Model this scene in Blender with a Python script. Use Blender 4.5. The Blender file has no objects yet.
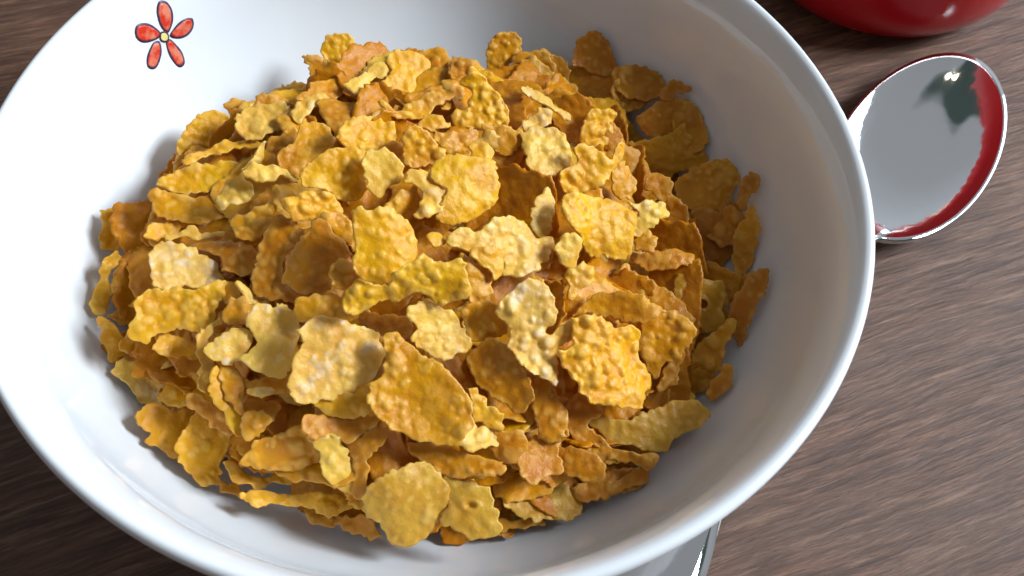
import bpy, math, random, bmesh
import numpy as np
from mathutils import Vector, Matrix
from mathutils.geometry import delaunay_2d_cdt
# A bowl of cornflakes on a wooden table, with a spoon beside it and a red dish behind.
# All shapes are written in centimetres and scaled to metres when the mesh is made.
U = 0.01
random.seed(7); rng = np.random.default_rng(7)
scene = bpy.context.scene
col = scene.collection

# each hand-shaped flake: centre, facing, tone, outline in its own plane, label, hole
FLAKES = [
((-5.36, 2.3, 3.15), (0.43, -0.419, 0.799), 'y', [(0.21,0.67),(-0.27,0.53),(-0.53,0.13),(-0.6,-0.23),(-0.48,-0.67),(-0.33,-0.79),(-0.29,-0.59),(0.03,-0.33),(0.45,0.12),(0.88,0.27),(0.6,0.4),(0.33,0.48)],
 "curved golden flake standing against the sunlit white wall at the heap's upper left", None),
((-3.94, 2.04, 4.15), (0.284, -0.103, 0.953), 'p', [(-0.57,-0),(-0.32,0.32),(0.12,0.54),(0.53,0.44),(0.63,0.2),(0.47,-0.09),(0.2,-0.31),(-0.09,-0.47),(-0.42,-0.42),(-0.56,-0.2)],
 'pale oval flake lying on the upper left rim of the heap, below the painted flower', None),
((-5.0, 3.45, 3.04), (0.265, -0.273, 0.925), 'g', [(-0.22,0.02),(-0.08,0.18),(0.15,0.16),(0.24,0.03),(0.04,-0.2),(-0.14,-0.19)],
 'small round lump of flake peeking out behind the pale oval flake at upper left', None),
((-4.72, 1.17, 4.02), (0.099, 0.077, 0.992), 'y', [(-0.63,-0.32),(-0.27,0.01),(0.12,0.39),(0.69,0.46),(0.82,0.35),(0.43,0.19),(0.05,0),(-0.23,-0.17),(-0.41,-0.46),(-0.57,-0.46)],
 'thin wavy flake seen edge-on just below the curved flake at upper left', None),
((-3.77, 0.93, 4.37), (0.505, -0.408, 0.76), 'p', [(0.04,0.37),(0.11,0.11),(0.11,-0.18),(-0.17,-0.4),(-0.06,-0.09),(-0.04,0.21)],
 'narrow pale flake standing on its edge below the pale oval one at upper left', None),
((-3.4, 1.27, 4.26), (0.198, -0.365, 0.91), 'o', [(-0.22,0.17),(0.19,0.49),(0.29,0.23),(0.1,-0.38),(-0.1,-0.39),(-0.26,-0.12)],
 'shaded orange flake just behind the narrow upright flake at upper left', None),
((-2.75, 0.97, 4.64), (0.273, -0.331, 0.903), 'g', [(-0.46,-0.21),(-0.29,0.17),(-0.15,0.5),(0.07,0.65),(0.4,0.61),(0.59,0.21),(0.21,-0.19),(0.13,-0.54),(-0.14,-0.68),(-0.36,-0.52)],
 'gold flake with a small burst blister near its top, upper left of the heap', None),
((-2.98, 2.4, 4.25), (0.194, -0.078, 0.978), 'p', [(-0.32,-0.08),(-0.03,0.38),(0.35,0.38),(0.36,0.17),(0.06,-0.12),(-0.16,-0.38),(-0.27,-0.34)],
 'pale flake lying flat beside the wall shadow at the upper left of the heap', None),
((-2.67, 3.02, 4.23), (0.324, 0.062, 0.944), 'o', [(-0.58,-0.54),(-0.36,0.11),(0.11,0.37),(0.55,0.48),(0.37,0.12),(0.09,-0.25),(-0.18,-0.29)],
 'toasted flake lying just below the two upright flakes at the top left of the heap', None),
((-2.72, 4.88, 3.56), (0.398, -0.57, 0.719), 'y', [(-0.49,0.15),(-0.38,0.36),(0.11,0.46),(0.27,0.09),(0.47,-0.08),(0.34,-0.33),(0.04,-0.4),(-0.36,-0.26)],
 'square yellow flake standing upright at the top left corner of the heap', None),
((-2.9, 4.0, 3.94), (0.218, -0.392, 0.894), 'o', [(-0.55,0.19),(-0.13,0.23),(0.25,0.06),(0.6,0.18),(0.51,-0.09),(0.04,-0.28),(-0.34,-0.26),(-0.39,-0.03)],
 'orange flake with a sharp left point in front of the square upright one', None),
((-1.1, 3.85, 4.18), (0.404, -0.298, 0.865), 'y', [(-0.36,0.37),(-0.05,0.58),(0.49,0.52),(0.48,0.19),(0.3,-0.08),(0.28,-0.48),(-0.06,-0.56),(-0.38,-0.51),(-0.29,-0.15),(-0.42,0.12)],
 'broad yellow flake near the back wall where the wall shadow starts', None),
((-0.45, 4.78, 3.7), (0.111, -0.297, 0.948), 'g', [(-0.42,0.16),(-0.03,0.34),(0.26,0.19),(0.32,-0.06),(0.18,-0.32),(-0.12,-0.28),(-0.19,-0.03)],
 'rounded flake at the back edge of the heap just right of the broad yellow one', None),
((-1.83, 3.46, 4.31), (0.23, -0.179, 0.957), 'p', [(-0.41,-0.26),(-0.14,0.09),(0.25,0.48),(0.47,0.48),(0.4,0.25),(0.15,0.04),(0.03,-0.26),(-0.24,-0.46),(-0.51,-0.35)],
 'pinkish frosted flake lying on the broad yellow flake near the back', None),
((-1.04, 1.97, 4.89), (0.436, -0.318, 0.842), 'y', [(-0.38,0.07),(-0.19,0.12),(-0.02,0.02),(0.36,0.1),(0.42,-0.01),(0.14,-0.13),(-0.12,-0.14),(-0.23,-0.04)],
 'small flake with a bright pointed tip turned left, upper middle of the heap', None),
((-0.37, 2.43, 4.71), (0.276, -0.147, 0.95), 'g', [(-0.38,-0.03),(-0.1,0.27),(0.43,0.46),(0.46,0.26),(0.17,-0.04),(0.09,-0.26),(-0.21,-0.42),(-0.46,-0.24)],
 'flake with a bright ragged right edge in the upper middle of the heap', None),
((0.05, 2.96, 4.47), (0.365, -0.262, 0.894), 'g', [(-0.28,0.25),(-0.07,0.36),(0.3,0.14),(0.2,-0.1),(0.06,-0.28),(-0.15,-0.36),(-0.05,-0.01)],
 'flake standing behind the ragged bright-edged one, upper middle of the heap', None),
((0.65, 2.7, 4.59), (0.163, -0.644, 0.748), 'y', [(-0.44,0.35),(-0.23,0.64),(-0.05,0.58),(0.33,0.4),(0.6,0.19),(0.76,-0.27),(0.41,-0.46),(-0.02,-0.56),(-0.41,-0.54),(-0.49,-0.33),(-0.27,-0.18),(-0.18,0.17)],
 'big folded flake with a raised left crest in the upper middle of the heap', None),
((0.19, 4.39, 3.84), (0.013, -0.41, 0.912), 'o', [(-0.33,-0.21),(-0.25,0.16),(0.14,0.32),(0.28,0.09),(0.18,-0.1),(-0.03,-0.25)],
 'dim flake behind the big folded flake, against the back wall', None),
((1.05, 5.75, 3.23), (0.093, -0.614, 0.784), 'g', [(-0.36,-0.1),(-0.33,0.27),(-0.05,0.51),(0.3,0.44),(0.39,0.15),(0.28,-0.24),(0.01,-0.52),(-0.24,-0.5)],
 'shaded flake standing upright as the highest point at the back of the heap', None),
((1.84, 5.35, 3.06), (-0.031, -0.546, 0.837), 'o', [(-0.49,0.41),(-0.12,0.48),(0.37,0.34),(0.52,-0.14),(0.36,-0.52),(-0.19,-0.43),(-0.45,-0.14)],
 'broad shaded brown-gold flake right of the highest upright flake at the back', None),
((2.11, 3.17, 4.25), (0.441, -0.166, 0.882), 'p', [(-0.66,0.11),(-0.39,0.25),(0.01,0.15),(0.29,0.01),(0.59,-0.02),(0.64,-0.19),(0.39,-0.21),(0.04,-0.1),(-0.35,-0.02),(-0.55,0.01)],
 'pale sliver seen edge-on, catching the light right of centre at the back', None),
((-1.43, 1.22, 4.91), (0.35, -0.297, 0.889), 'y', [(-0.62,-0.24),(-0.54,0.18),(-0.19,0.42),(0.24,0.44),(0.49,0.39),(0.59,-0.16),(0.35,-0.3),(-0.01,-0.37),(-0.32,-0.37)],
 "knobbly pale yellow flake above the large flake left of the heap's centre", None),
((-0.3, 0.94, 5.01), (0.338, -0.479, 0.81), 'y', [(-0.44,0.22),(-0.23,0.41),(0.14,0.27),(0.49,0.12),(0.47,-0.1),(0.15,-0.32),(-0.19,-0.46),(-0.38,-0.13)],
 'flake with rows of small blisters in the upper centre of the heap', None),
((-0.16, 1.58, 5.0), (0.302, -0.23, 0.925), 'g', [(-0.28,0.03),(-0.1,0.2),(0.34,0.15),(0.31,0.02),(0.06,-0.09),(-0.02,-0.21),(-0.31,-0.12)],
 'little pointed flake above the one with rows of small blisters', None),
((0.38, 1.22, 4.84), (0.426, -0.421, 0.801), 'g', [(-0.5,0.03),(-0.25,0.24),(0.2,0.46),(0.31,0.14),(0.32,-0.25),(0.08,-0.4),(-0.16,-0.22)],
 'square-topped golden flake in the upper centre, right of the rows of blisters', None),
((0.92, 0.81, 4.97), (0.317, -0.285, 0.904), 'y', [(-0.28,0.28),(0.06,0.36),(0.22,0.1),(0.29,-0.27),(-0.07,-0.38),(-0.23,-0.1)],
 'small yellow square-cornered flake in the upper centre of the heap', None),
((1.3, 1.62, 4.76), (0.223, -0.555, 0.802), 'g', [(-0.43,0.15),(-0.13,0.26),(0.26,0.26),(0.37,0.04),(0.23,-0.31),(-0.09,-0.35),(-0.21,-0.06)],
 'cupped flake with a shaded hollow left of the frosted white lump', None),
((1.96, 2.32, 4.59), (0.342, -0.535, 0.773), 'f', [(-0.27,-0.15),(-0.16,0.06),(0.01,0.27),(0.23,0.33),(0.31,0.01),(0.04,-0.2),(-0.15,-0.33)],
 'white frosted lump of flake standing under the pale edge-on sliver', None),
((2.22, 1.51, 4.64), (0.297, -0.381, 0.876), 'p', [(-0.63,0.17),(-0.33,0.38),(-0.01,0.48),(0.34,0.42),(0.58,0.1),(0.59,-0.24),(0.2,-0.52),(-0.25,-0.55),(-0.49,-0.23)],
 'thick crinkled pale flake directly below the white frosted lump', None),
((-1.88, -0.11, 5.22), (0.402, -0.491, 0.773), 'y', [(-0.66,-0.2),(-0.62,-0.03),(-0.33,0.34),(0.05,0.6),(0.34,0.67),(0.5,0.52),(0.59,0.13),(0.69,-0.1),(0.43,-0.35),(0.18,-0.4),(-0.14,-0.36),(-0.47,-0.44),(-0.57,-0.38)],
 'wide cupped golden flake left of centre, high on the heap', None),
((-0.93, -0.13, 5.45), (0.305, -0.473, 0.827), 'p', [(-0.43,0.12),(-0.34,0.33),(-0.02,0.45),(0.31,0.36),(0.39,0.18),(0.37,-0.04),(0.17,-0.25),(0.03,-0.49),(-0.14,-0.4),(-0.33,-0.25)],
 'frosted round-topped flake overlapping the wide cupped one left of centre', None),
((0.63, -0.23, 5.22), (0.428, -0.368, 0.826), 'y', [(-0.72,0.04),(-0.62,0.45),(-0.34,0.62),(0.38,0.81),(0.65,0.48),(0.72,0.24),(0.66,-0.16),(0.4,-0.42),(-0.05,-0.74),(-0.37,-0.76),(-0.36,-0.44),(-0.34,-0.12)],
 'large smooth bright-yellow flake with a scalloped right edge in the upper centre', None),
((-0.47, -0.63, 5.16), (0.222, -0.507, 0.833), 'g', [(-0.36,-0.06),(-0.04,0.27),(0.18,0.38),(0.34,0.12),(0.19,-0.3),(-0.03,-0.22),(-0.28,-0.19)],
 'domed flake just below the frosted round-topped flake', None),
((-0.1, -0.53, 5.42), (0.174, -0.279, 0.944), 'p', [(-0.37,0.41),(0.01,0.47),(0.4,0.16),(0.42,-0.26),(0.12,-0.52),(-0.08,-0.46),(0.01,-0.14),(-0.13,0.15),(-0.38,0.2)],
 'pinkish sugared flake between the frosted round one and the large smooth yellow one', None),
((-2.22, -0.89, 5.19), (0.336, -0.415, 0.845), 'y', [(-0.57,-0.1),(-0.37,0.06),(-0.23,0.26),(0.1,0.32),(0.46,0.28),(0.65,0.14),(0.4,-0.07),(0.1,-0.24),(-0.16,-0.37),(-0.37,-0.29)],
 'ragged-bottomed flake tucked under the left end of the wide cupped one', None),
((-0.6, -1.91, 5.57), (0.406, -0.389, 0.827), 'y', [(-0.77,0.4),(-0.51,0.43),(-0.32,0.62),(-0.04,0.67),(0.26,0.53),(0.48,0.31),(0.6,0.06),(0.62,-0.18),(0.57,-0.34),(0.43,-0.54),(0.12,-0.69),(-0.26,-0.72),(-0.55,-0.53),(-0.63,-0.03)],
 'large blistered yellow flake at the very centre left of the heap, standing tall', None),
((-0.19, -2.88, 5.68), (0.222, -0.617, 0.755), 'y', [(-0.94,-0.26),(-0.83,-0.06),(-0.49,0),(-0.31,-0.02),(-0.13,0.34),(0.16,0.66),(0.54,0.6),(0.88,0.73),(1.07,0.45),(1.15,0.05),(0.73,-0.14),(0.51,-0.01),(0.17,-0.09),(0.03,-0.28),(-0.33,-0.3),(-0.54,-0.53),(-0.77,-0.67),(-0.91,-0.48)],
 'wide blistered flake overlapping the foot of the tall blistered one', None),
((0.28, -1.66, 5.46), (0.304, -0.247, 0.92), 'y', [(-0.23,0.02),(-0.06,0.17),(0.16,0.03),(0.13,-0.08),(-0,-0.14)],
 "tiny knob of flake beside the dark gap at the heap's centre", None),
((1.54, -1.4, 5.13), (0.41, -0.377, 0.831), 'p', [(-1.15,-0.34),(-0.94,-0.02),(-0.64,0.04),(-0.38,0.44),(0.1,0.64),(0.45,0.58),(0.61,0.39),(0.94,0.4),(0.88,0.02),(0.74,-0.29),(0.36,-0.47),(0.05,-0.52),(-0.02,-0.29),(-0.36,-0.21),(-0.63,-0.36)],
 'broad crumpled flake right of centre with a sugared left part', None),
((1.24, -1.91, 5.32), (0.458, -0.233, 0.858), 'y', [(-0.31,0.01),(-0.01,0.33),(0.21,0.31),(0.32,-0.06),(0.24,-0.3),(-0.11,-0.17),(-0.34,-0.1)],
 'small domed flake in the centre, on the broad crumpled one', None),
((1.05, -2.29, 5.17), (0.226, -0.265, 0.937), 'g', [(-0.35,0.45),(-0.06,0.42),(0.27,0.14),(0.35,-0.08),(0.21,-0.41),(-0.03,-0.41),(-0.2,-0.2),(-0.18,0.09)],
 'narrow golden flake hanging down at the centre of the heap', None),
((-1.98, -1.96, 4.92), (-0.045, -0.413, 0.909), 'o', [(-0.61,-0.2),(-0.54,0.09),(-0.24,0.49),(0.06,0.77),(0.27,0.56),(0.63,0.34),(0.69,0.11),(0.34,-0.15),(0.32,-0.44),(-0,-0.6),(-0.33,-0.57),(-0.59,-0.39)],
 'smooth amber flake leaning left of centre, with a beaded left edge', None),
((-1.63, -1.27, 5.05), (0.076, -0.517, 0.853), 'g', [(-0.4,0.15),(-0.07,0.3),(0.29,0.13),(0.29,-0.21),(0.09,-0.19),(-0.19,-0.18)],
 "amber flake left of the tall blistered flake's top", None),
((-1.36, -2.34, 5.12), (0.388, -0.459, 0.799), 'g', [(-0.27,-0.09),(-0.2,0.22),(0.02,0.3),(0.3,0.05),(0.18,-0.18),(-0.03,-0.3)],
 "small golden flake left of the tall blistered flake's foot", None),
((-2.71, -1.86, 4.66), (-0.028, -0.379, 0.925), 'o', [(-0.46,-0.14),(-0.38,0.4),(-0.14,0.87),(0.15,0.83),(0.42,0.6),(0.13,0.19),(0.07,-0.2),(0.3,-0.53),(0.47,-0.71),(-0.1,-0.75),(-0.46,-0.58)],
 "dull amber flake behind the smooth amber one, left of the heap's centre", None),
((-3.32, -0.98, 4.68), (0.011, -0.197, 0.98), 'g', [(-0.51,-0.07),(-0.13,0.24),(0.36,0.57),(0.45,0.3),(0.36,-0.03),(0.12,-0.33),(-0.21,-0.41),(-0.43,-0.27)],
 'tilted flake in the left part, above the dark layered edges', None),
((-3.91, -0.26, 4.59), (0.243, -0.351, 0.904), 'p', [(-0.3,-0.07),(-0.24,0.11),(0.04,0.4),(0.28,0.19),(0.33,-0.01),(0.13,-0.22),(-0.25,-0.4)],
 'small beige leaf-shaped flake in the upper left part of the heap', None),
((-3.21, -0.0, 4.89), (0.316, -0.045, 0.948), 'p', [(-0.6,-0.08),(-0.25,0.16),(0.09,0.19),(0.51,0.12),(0.53,0.03),(0.18,0),(-0.08,-0.19),(-0.37,-0.22)],
 'pale flake seen nearly edge-on, its left tip bright, in the upper left part', None),
((-4.88, 0.47, 4.04), (0.181, -0.052, 0.982), 'y', [(-0.76,-0.2),(-0.48,0.1),(0.06,0.43),(0.45,0.56),(0.69,0.39),(0.7,0.12),(0.39,-0.14),(0.08,-0.35),(-0.34,-0.48),(-0.78,-0.42)],
 'long golden flake with a pale front edge on the upper left slope', None),
((-5.01, -0.3, 4.0), (0.274, -0.193, 0.942), 'g', [(-0.77,0.03),(-0.69,0.2),(-0.22,0.3),(0.37,0.36),(0.82,0.19),(0.81,0.01),(0.5,-0.19),(0.09,-0.36),(-0.31,-0.35),(-0.6,-0.18)],
 'boat-shaped golden flake on the left slope under the long pale-edged one', None),
((-5.38, -0.87, 3.91), (0.439, -0.246, 0.864), 'y', [(-0.3,-0.27),(-0.31,-0.02),(0.02,0.22),(0.44,0.35),(0.3,0.13),(0.02,-0.12),(-0.18,-0.28)],
 'narrow yellow flake below the boat-shaped one on the left slope', None),
((-4.5, -1.09, 4.17), (0.389, -0.025, 0.921), 'p', [(-0.61,-0.19),(-0.24,0.1),(0.06,0.06),(0.53,0.23),(0.66,0.19),(0.28,-0.01),(-0.18,-0.15),(-0.51,-0.21)],
 'flat pale edge of a flake above the dark crevice on the left slope', None),
((-6.12, 0.2, 2.76), (-0.003, -0.159, 0.987), 'o', [(-0.18,-0.18),(-0.2,0.15),(0.12,0.18),(0.28,-0.02),(-0.02,-0.14)],
 'small orange flake touching the wall left of the boat-shaped one', None),
((-6.69, -0.4, 3.1), (0.296, -0.474, 0.829), 'y', [(-0.43,0.33),(-0.15,0.43),(0.17,0.36),(0.42,0.1),(0.48,-0.21),(0.16,-0.36),(-0.07,-0.45),(-0.29,-0.27),(-0.31,0.06)],
 "shiny rounded flake at the heap's leftmost top, next to the bright wall", None),
((-6.52, -1.82, 3.2), (0.416, -0.383, 0.825), 'y', [(-0.08,-0.44),(-0.15,-0.15),(-0.16,0.17),(-0.13,0.62),(0.03,0.73),(0.06,0.25),(0.18,-0.03),(0.21,-0.56),(0.04,-0.59)],
 'tall narrow flake on edge at the far left of the heap', None),
((-6.14, -1.3, 2.76), (0.329, -0.169, 0.929), 'g', [(-0.41,-0.17),(-0.3,0.33),(-0.04,0.52),(0.27,0.32),(0.47,-0.03),(0.15,-0.18),(0.06,-0.41),(-0.2,-0.39)],
 'cupped flake with a tiny ring blister at its top, far left of the heap', None),
((-4.64, -1.91, 4.21), (0.358, -0.22, 0.908), 'f', [(-0.7,0.13),(-0.51,0.4),(-0.01,0.48),(0.41,0.37),(0.65,0.12),(0.72,-0.07),(0.39,-0.28),(-0.04,-0.46),(-0.36,-0.5),(-0.56,-0.2)],
 'pale rounded flake lying flat and bright on the left part of the heap', None),
((-4.56, -2.82, 4.14), (0.334, -0.469, 0.818), 'y', [(-0.73,-0.58),(-0.72,-0.24),(-0.78,0.04),(-0.48,0.27),(-0.25,0.29),(-0.07,0.49),(0.36,0.62),(0.68,0.76),(0.81,0.55),(0.7,0.27),(0.74,-0.02),(0.53,-0.28),(0.16,-0.31),(-0.11,-0.5),(-0.28,-0.7),(-0.56,-0.68)],
 'large lumpy yellow flake just below the pale rounded one at left', None),
((-3.78, -1.58, 4.29), (-0.105, -0.142, 0.984), 'o', [(-0.86,0.23),(-0.38,0.35),(0.14,0.3),(0.58,0.04),(0.63,-0.23),(0.26,-0.4),(-0.1,-0.3),(-0.27,0.02)],
 'brown layered flake in the crevice between left slope and centre', None),
((-3.15, -2.49, 4.44), (0.622, -0.104, 0.776), 'p', [(-0.34,0.14),(-0.19,0.16),(0.07,0),(0.39,-0.01),(0.33,-0.15),(0,-0.13),(-0.25,-0.01)],
 'thin pale curved edge of a flake above the sugared one, left of centre', None),
((-3.69, -2.29, 4.1), (-0.032, -0.185, 0.982), 'o', [(-0.22,0.24),(0.09,0.15),(0.29,-0.15),(0.01,-0.22),(-0.17,-0.02)],
 'small dark gap-filling flake right of the large lumpy yellow one', None),
((-6.09, -3.01, 3.07), (0.525, -0.302, 0.795), 'y', [(-0.37,0.26),(-0.29,0.39),(0.12,0.23),(0.35,-0.06),(0.28,-0.35),(0.21,-0.42),(-0.04,-0.15),(-0.25,0.09)],
 'lemon-yellow flake on edge against the left wall, casting a shadow on it', None),
((-5.27, -3.55, 2.77), (0.288, -0.32, 0.902), 'f', [(-0.66,-0.03),(-0.53,0.2),(-0.21,0.22),(-0.12,0.45),(0.27,0.44),(0.58,0.43),(0.64,0.11),(0.59,-0.26),(0.29,-0.57),(-0.01,-0.54),(-0.26,-0.29),(-0.58,-0.16)],
 'greyish-pink frosted flake at the lower left, with a ragged outline', None),
((-4.59, -3.4, 3.66), (0.304, -0.347, 0.888), 'g', [(-0.38,-0.1),(-0.33,0.16),(0.01,0.29),(0.35,0.23),(0.49,-0.13),(0.27,-0.18),(-0.07,-0.14),(-0.34,-0.14)],
 'plain golden flake behind the greyish-pink frosted one', None),
((-6.17, -2.19, 2.71), (0.336, -0.254, 0.907), 'g', [(-0.24,-0.12),(-0.04,0.15),(0.14,0.31),(0.2,-0.17),(-0.05,-0.18)],
 'triangular flake wedged under the large lumpy yellow one at far left', None),
((-3.82, -3.56, 4.06), (0.293, -0.2, 0.935), 'p', [(-0.23,0.2),(-0.1,0.43),(0.07,0.67),(0.14,0.59),(0.02,0.31),(0.07,-0.08),(0.18,-0.35),(0.16,-0.83),(-0.01,-0.68),(-0.09,-0.26),(-0.2,0.01)],
 'long narrow flake standing on edge left of the small pale pinkish one', None),
((-3.33, -3.65, 4.4), (0.33, -0.324, 0.887), 'f', [(-0.41,-0.11),(-0.21,0.18),(0.11,0.36),(0.38,0.31),(0.36,0.09),(0.17,-0.25),(-0.08,-0.33),(-0.33,-0.23)],
 'small pale pinkish flake lying on top of the narrow upright ones at lower left', None),
((-3.24, -4.58, 3.95), (0.528, -0.192, 0.827), 'y', [(-0.45,0.41),(-0.38,0.63),(-0.17,0.36),(0.04,0.05),(0.29,-0.12),(0.45,-0.4),(0.44,-0.47),(0.25,-0.46),(-0.09,-0.14),(-0.37,0.15)],
 'twisted narrow flake hanging down below the small pale pinkish one', None),
((-3.16, -4.29, 4.11), (0.446, -0.246, 0.861), 'g', [(-0.32,0.31),(-0.14,0.42),(0.12,0.16),(0.24,-0.09),(0.26,-0.47),(0.02,-0.3),(-0.19,-0.03)],
 'tongue-shaped flake beside the twisted narrow one at lower left', None),
((-3.35, -2.85, 4.31), (0.196, -0.22, 0.956), 'g', [(-0.25,0.11),(-0.12,0.28),(0.21,0.25),(0.3,0.07),(0.14,-0.27),(-0.09,-0.31),(-0.19,-0.13)],
 'round golden knob of flake right of the large lumpy yellow one', None),
((-2.63, -3.44, 4.45), (0.263, -0.301, 0.917), 'f', [(-0.39,0.56),(-0.07,0.59),(0.04,0.71),(0.46,0.52),(0.5,0.09),(0.49,-0.25),(0.47,-0.58),(0.17,-0.69),(-0.21,-0.59),(-0.43,-0.45),(-0.22,-0.17),(-0.33,0.1),(-0.48,0.16)],
 'sugar-dusted flake left of the large flake with the glassy crystal', None),
((-1.3, -3.92, 4.81), (0.341, -0.39, 0.855), 'f', [(-0.71,-0.31),(-0.67,0.11),(-0.77,0.31),(-0.53,0.61),(-0.18,0.66),(0.19,0.67),(0.63,0.65),(0.78,0.41),(0.86,0.11),(0.72,-0.26),(0.42,-0.52),(0.06,-0.74),(-0.26,-0.91),(-0.55,-0.81)],
 'large flat frosted flake with a glassy crystal, lower left of centre', None),
((-2.56, -4.16, 4.0), (0.167, -0.189, 0.968), 'g', [(-0.48,0.03),(-0.1,0.14),(0.35,0.17),(0.4,-0.07),(0.05,-0.15),(-0.23,-0.12)],
 'golden flake lying low under the sugar-dusted one', None),
((-2.66, -4.39, 4.1), (0.216, -0.07, 0.974), 'p', [(-0.24,0.01),(-0.01,0.08),(0.26,0.08),(0.11,-0.1),(-0.12,-0.07)],
 'pale crumb-edged sliver in the lower left part of the heap', None),
((-2.7, -4.64, 3.79), (-0.038, -0.249, 0.968), 'o', [(-0.3,0.19),(0.01,0.26),(0.36,0.24),(0.33,0),(0.09,-0.29),(-0.17,-0.35),(-0.31,-0.04)],
 'orange flake below the pale crumb-edged sliver', None),
((-4.61, -4.69, 3.05), (0.373, -0.253, 0.893), 'g', [(-0.49,0.02),(-0.41,0.28),(-0.12,0.4),(0.22,0.34),(0.43,0.45),(0.48,0.11),(0.53,-0.41),(0.14,-0.5),(-0.22,-0.39),(-0.14,-0.18),(-0.41,-0.11)],
 'ridged flake touching the lower left wall of the bowl', None),
((-3.75, -5.05, 3.02), (0.407, -0.381, 0.83), 'y', [(-0.54,0.09),(-0.42,0.36),(-0.36,0.61),(-0.24,0.69),(-0.04,0.51),(0.35,0.32),(0.46,0.06),(0.36,-0.16),(0.49,-0.41),(0.37,-0.65),(0.15,-0.68),(-0.15,-0.48),(-0.41,-0.26)],
 'smooth light-gold flake leaning over the lower left wall, lowest at its tip', None),
((-3.57, -4.64, 3.65), (-0.002, -0.429, 0.903), 'o', [(-0.4,0.03),(-0.4,0.35),(-0.06,0.24),(0.33,0.08),(0.46,-0.27),(0.19,-0.34),(-0.11,-0.09)],
 'deep amber flake behind the smooth light-gold one at lower left', None),
((-2.64, -4.88, 3.89), (0.048, -0.5, 0.865), 'g', [(-0.28,0.12),(0.02,0.25),(0.26,0.14),(0.23,-0),(-0,-0.27),(-0.23,-0.23)],
 'short amber flake between the twisted narrow flake and the big lower flake', None),
((-2.16, -5.35, 3.68), (0.176, -0.614, 0.769), 'g', [(-0.64,-0.17),(-0.53,0.17),(-0.24,0.27),(0.15,0.58),(0.5,0.41),(0.7,0.07),(0.56,-0.15),(0.28,-0.29),(0.09,-0.25),(-0.29,-0.34),(-0.57,-0.3)],
 'broad flake with two pale blisters low in the left front of the heap', None),
((-2.71, -5.5, 2.95), (0.319, -0.065, 0.946), 'y', [(-0.64,0.09),(-0.5,0.15),(-0.25,0.06),(0.09,-0.02),(0.39,0.14),(0.64,0.15),(0.61,-0.01),(0.23,-0.23),(-0.14,-0.21),(-0.43,-0.13)],
 'scalloped yellow flake edge under the broad one with two pale blisters', None),
((-1.73, -5.89, 2.89), (0.187, -0.16, 0.969), 'y', [(-1.14,-0.11),(-0.91,0.04),(-0.37,0.07),(-0.02,0.15),(0.42,0.24),(0.8,0.21),(0.98,0.12),(0.75,-0.06),(0.5,-0.19),(0.16,-0.1),(-0.33,-0.13),(-0.85,-0.25)],
 'long wavy flake seen edge-on just above the front left wall', None),
((-3.18, -5.65, 2.58), (0.259, -0.22, 0.94), 'o', [(-0.29,0.02),(-0.26,0.17),(0.14,0.05),(0.34,-0.01),(0.18,-0.13),(-0.11,-0.09)],
 'small amber flake sitting on the front left wall', None),
((-1.43, -6.07, 2.53), (0.163, -0.272, 0.948), 'o', [(-0.33,0.16),(-0.04,0.11),(0.25,0.01),(0.31,-0.07),(0.01,-0.16),(-0.2,-0.05)],
 'small shaded flake beneath the long wavy one at the front', None),
((-1.17, -5.0, 4.18), (0.265, -0.18, 0.947), 'o', [(-0.59,-0.18),(-0.6,0.05),(-0.4,0.18),(0.22,0.22),(0.73,0.41),(0.64,0.16),(0.41,-0.07),(0.21,-0.2),(-0.02,-0.15),(-0.19,-0.19),(-0.41,-0.23)],
 'reddish toasted flake lying crosswise in the front left of the heap', None),
((-1.19, -5.47, 3.85), (0.329, -0.513, 0.793), 'p', [(-0.54,0.32),(-0.3,0.43),(-0.04,0.47),(0.24,0.17),(0.45,-0.15),(0.51,-0.5),(0.23,-0.43),(-0.05,-0.27),(-0.24,-0.08),(-0.26,0.05)],
 'peach-coloured tongue-shaped flake hanging below the reddish crosswise one', None),
((-1.0, -4.53, 4.33), (0.145, -0.357, 0.923), 'y', [(-0.6,-0.13),(-0.38,-0.01),(-0.01,0.18),(0.28,0.36),(0.56,0.31),(0.49,-0.1),(-0.02,-0.29),(-0.32,-0.32)],
 'yellow flake slipped under the large frosted flake with the crystal', None),
((-0.6, -5.35, 3.85), (-0.172, -0.396, 0.902), 'o', [(-0.36,0.27),(-0.13,0.36),(0.1,0.49),(0.37,0.49),(0.29,0.22),(0.11,0.05),(0.08,-0.3),(-0.01,-0.61),(-0.23,-0.65),(-0.22,-0.31)],
 'amber flake with a ring blister, left of the round disc-shaped flake', None),
((0.2, -6.06, 3.61), (0.261, -0.655, 0.709), 'd', [(-0.74,-0.13),(-0.75,0.2),(-0.54,0.48),(-0.23,0.67),(0.1,0.81),(0.37,0.69),(0.61,0.51),(0.73,0.29),(0.71,-0.1),(0.57,-0.42),(0.34,-0.73),(0.03,-0.77),(-0.2,-0.63),(-0.38,-0.48),(-0.62,-0.38)],
 'round disc-shaped flake at the front edge of the heap, smooth olive-yellow', None),
((1.3, -5.96, 3.47), (-0.018, -0.429, 0.903), 'd', [(-0.48,0.48),(-0.16,0.5),(0.16,0.43),(0.4,0.19),(0.53,-0.11),(0.54,-0.46),(0.32,-0.54),(-0.13,-0.5),(-0.45,-0.35),(-0.35,0.09),(-0.37,0.26)],
 'grey-gold flake with a small oval dent, right of the round disc-shaped one', (0.02, 0.03, 0.07)),
((1.0, -5.3, 3.79), (-0.086, -0.078, 0.993), 'o', [(-0.89,0.26),(-0.6,0.32),(-0.04,0.21),(0.6,0.1),(0.88,-0.03),(0.8,-0.19),(0.36,-0.26),(-0.09,-0.26),(-0.37,-0.14),(-0.65,-0.01)],
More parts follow.
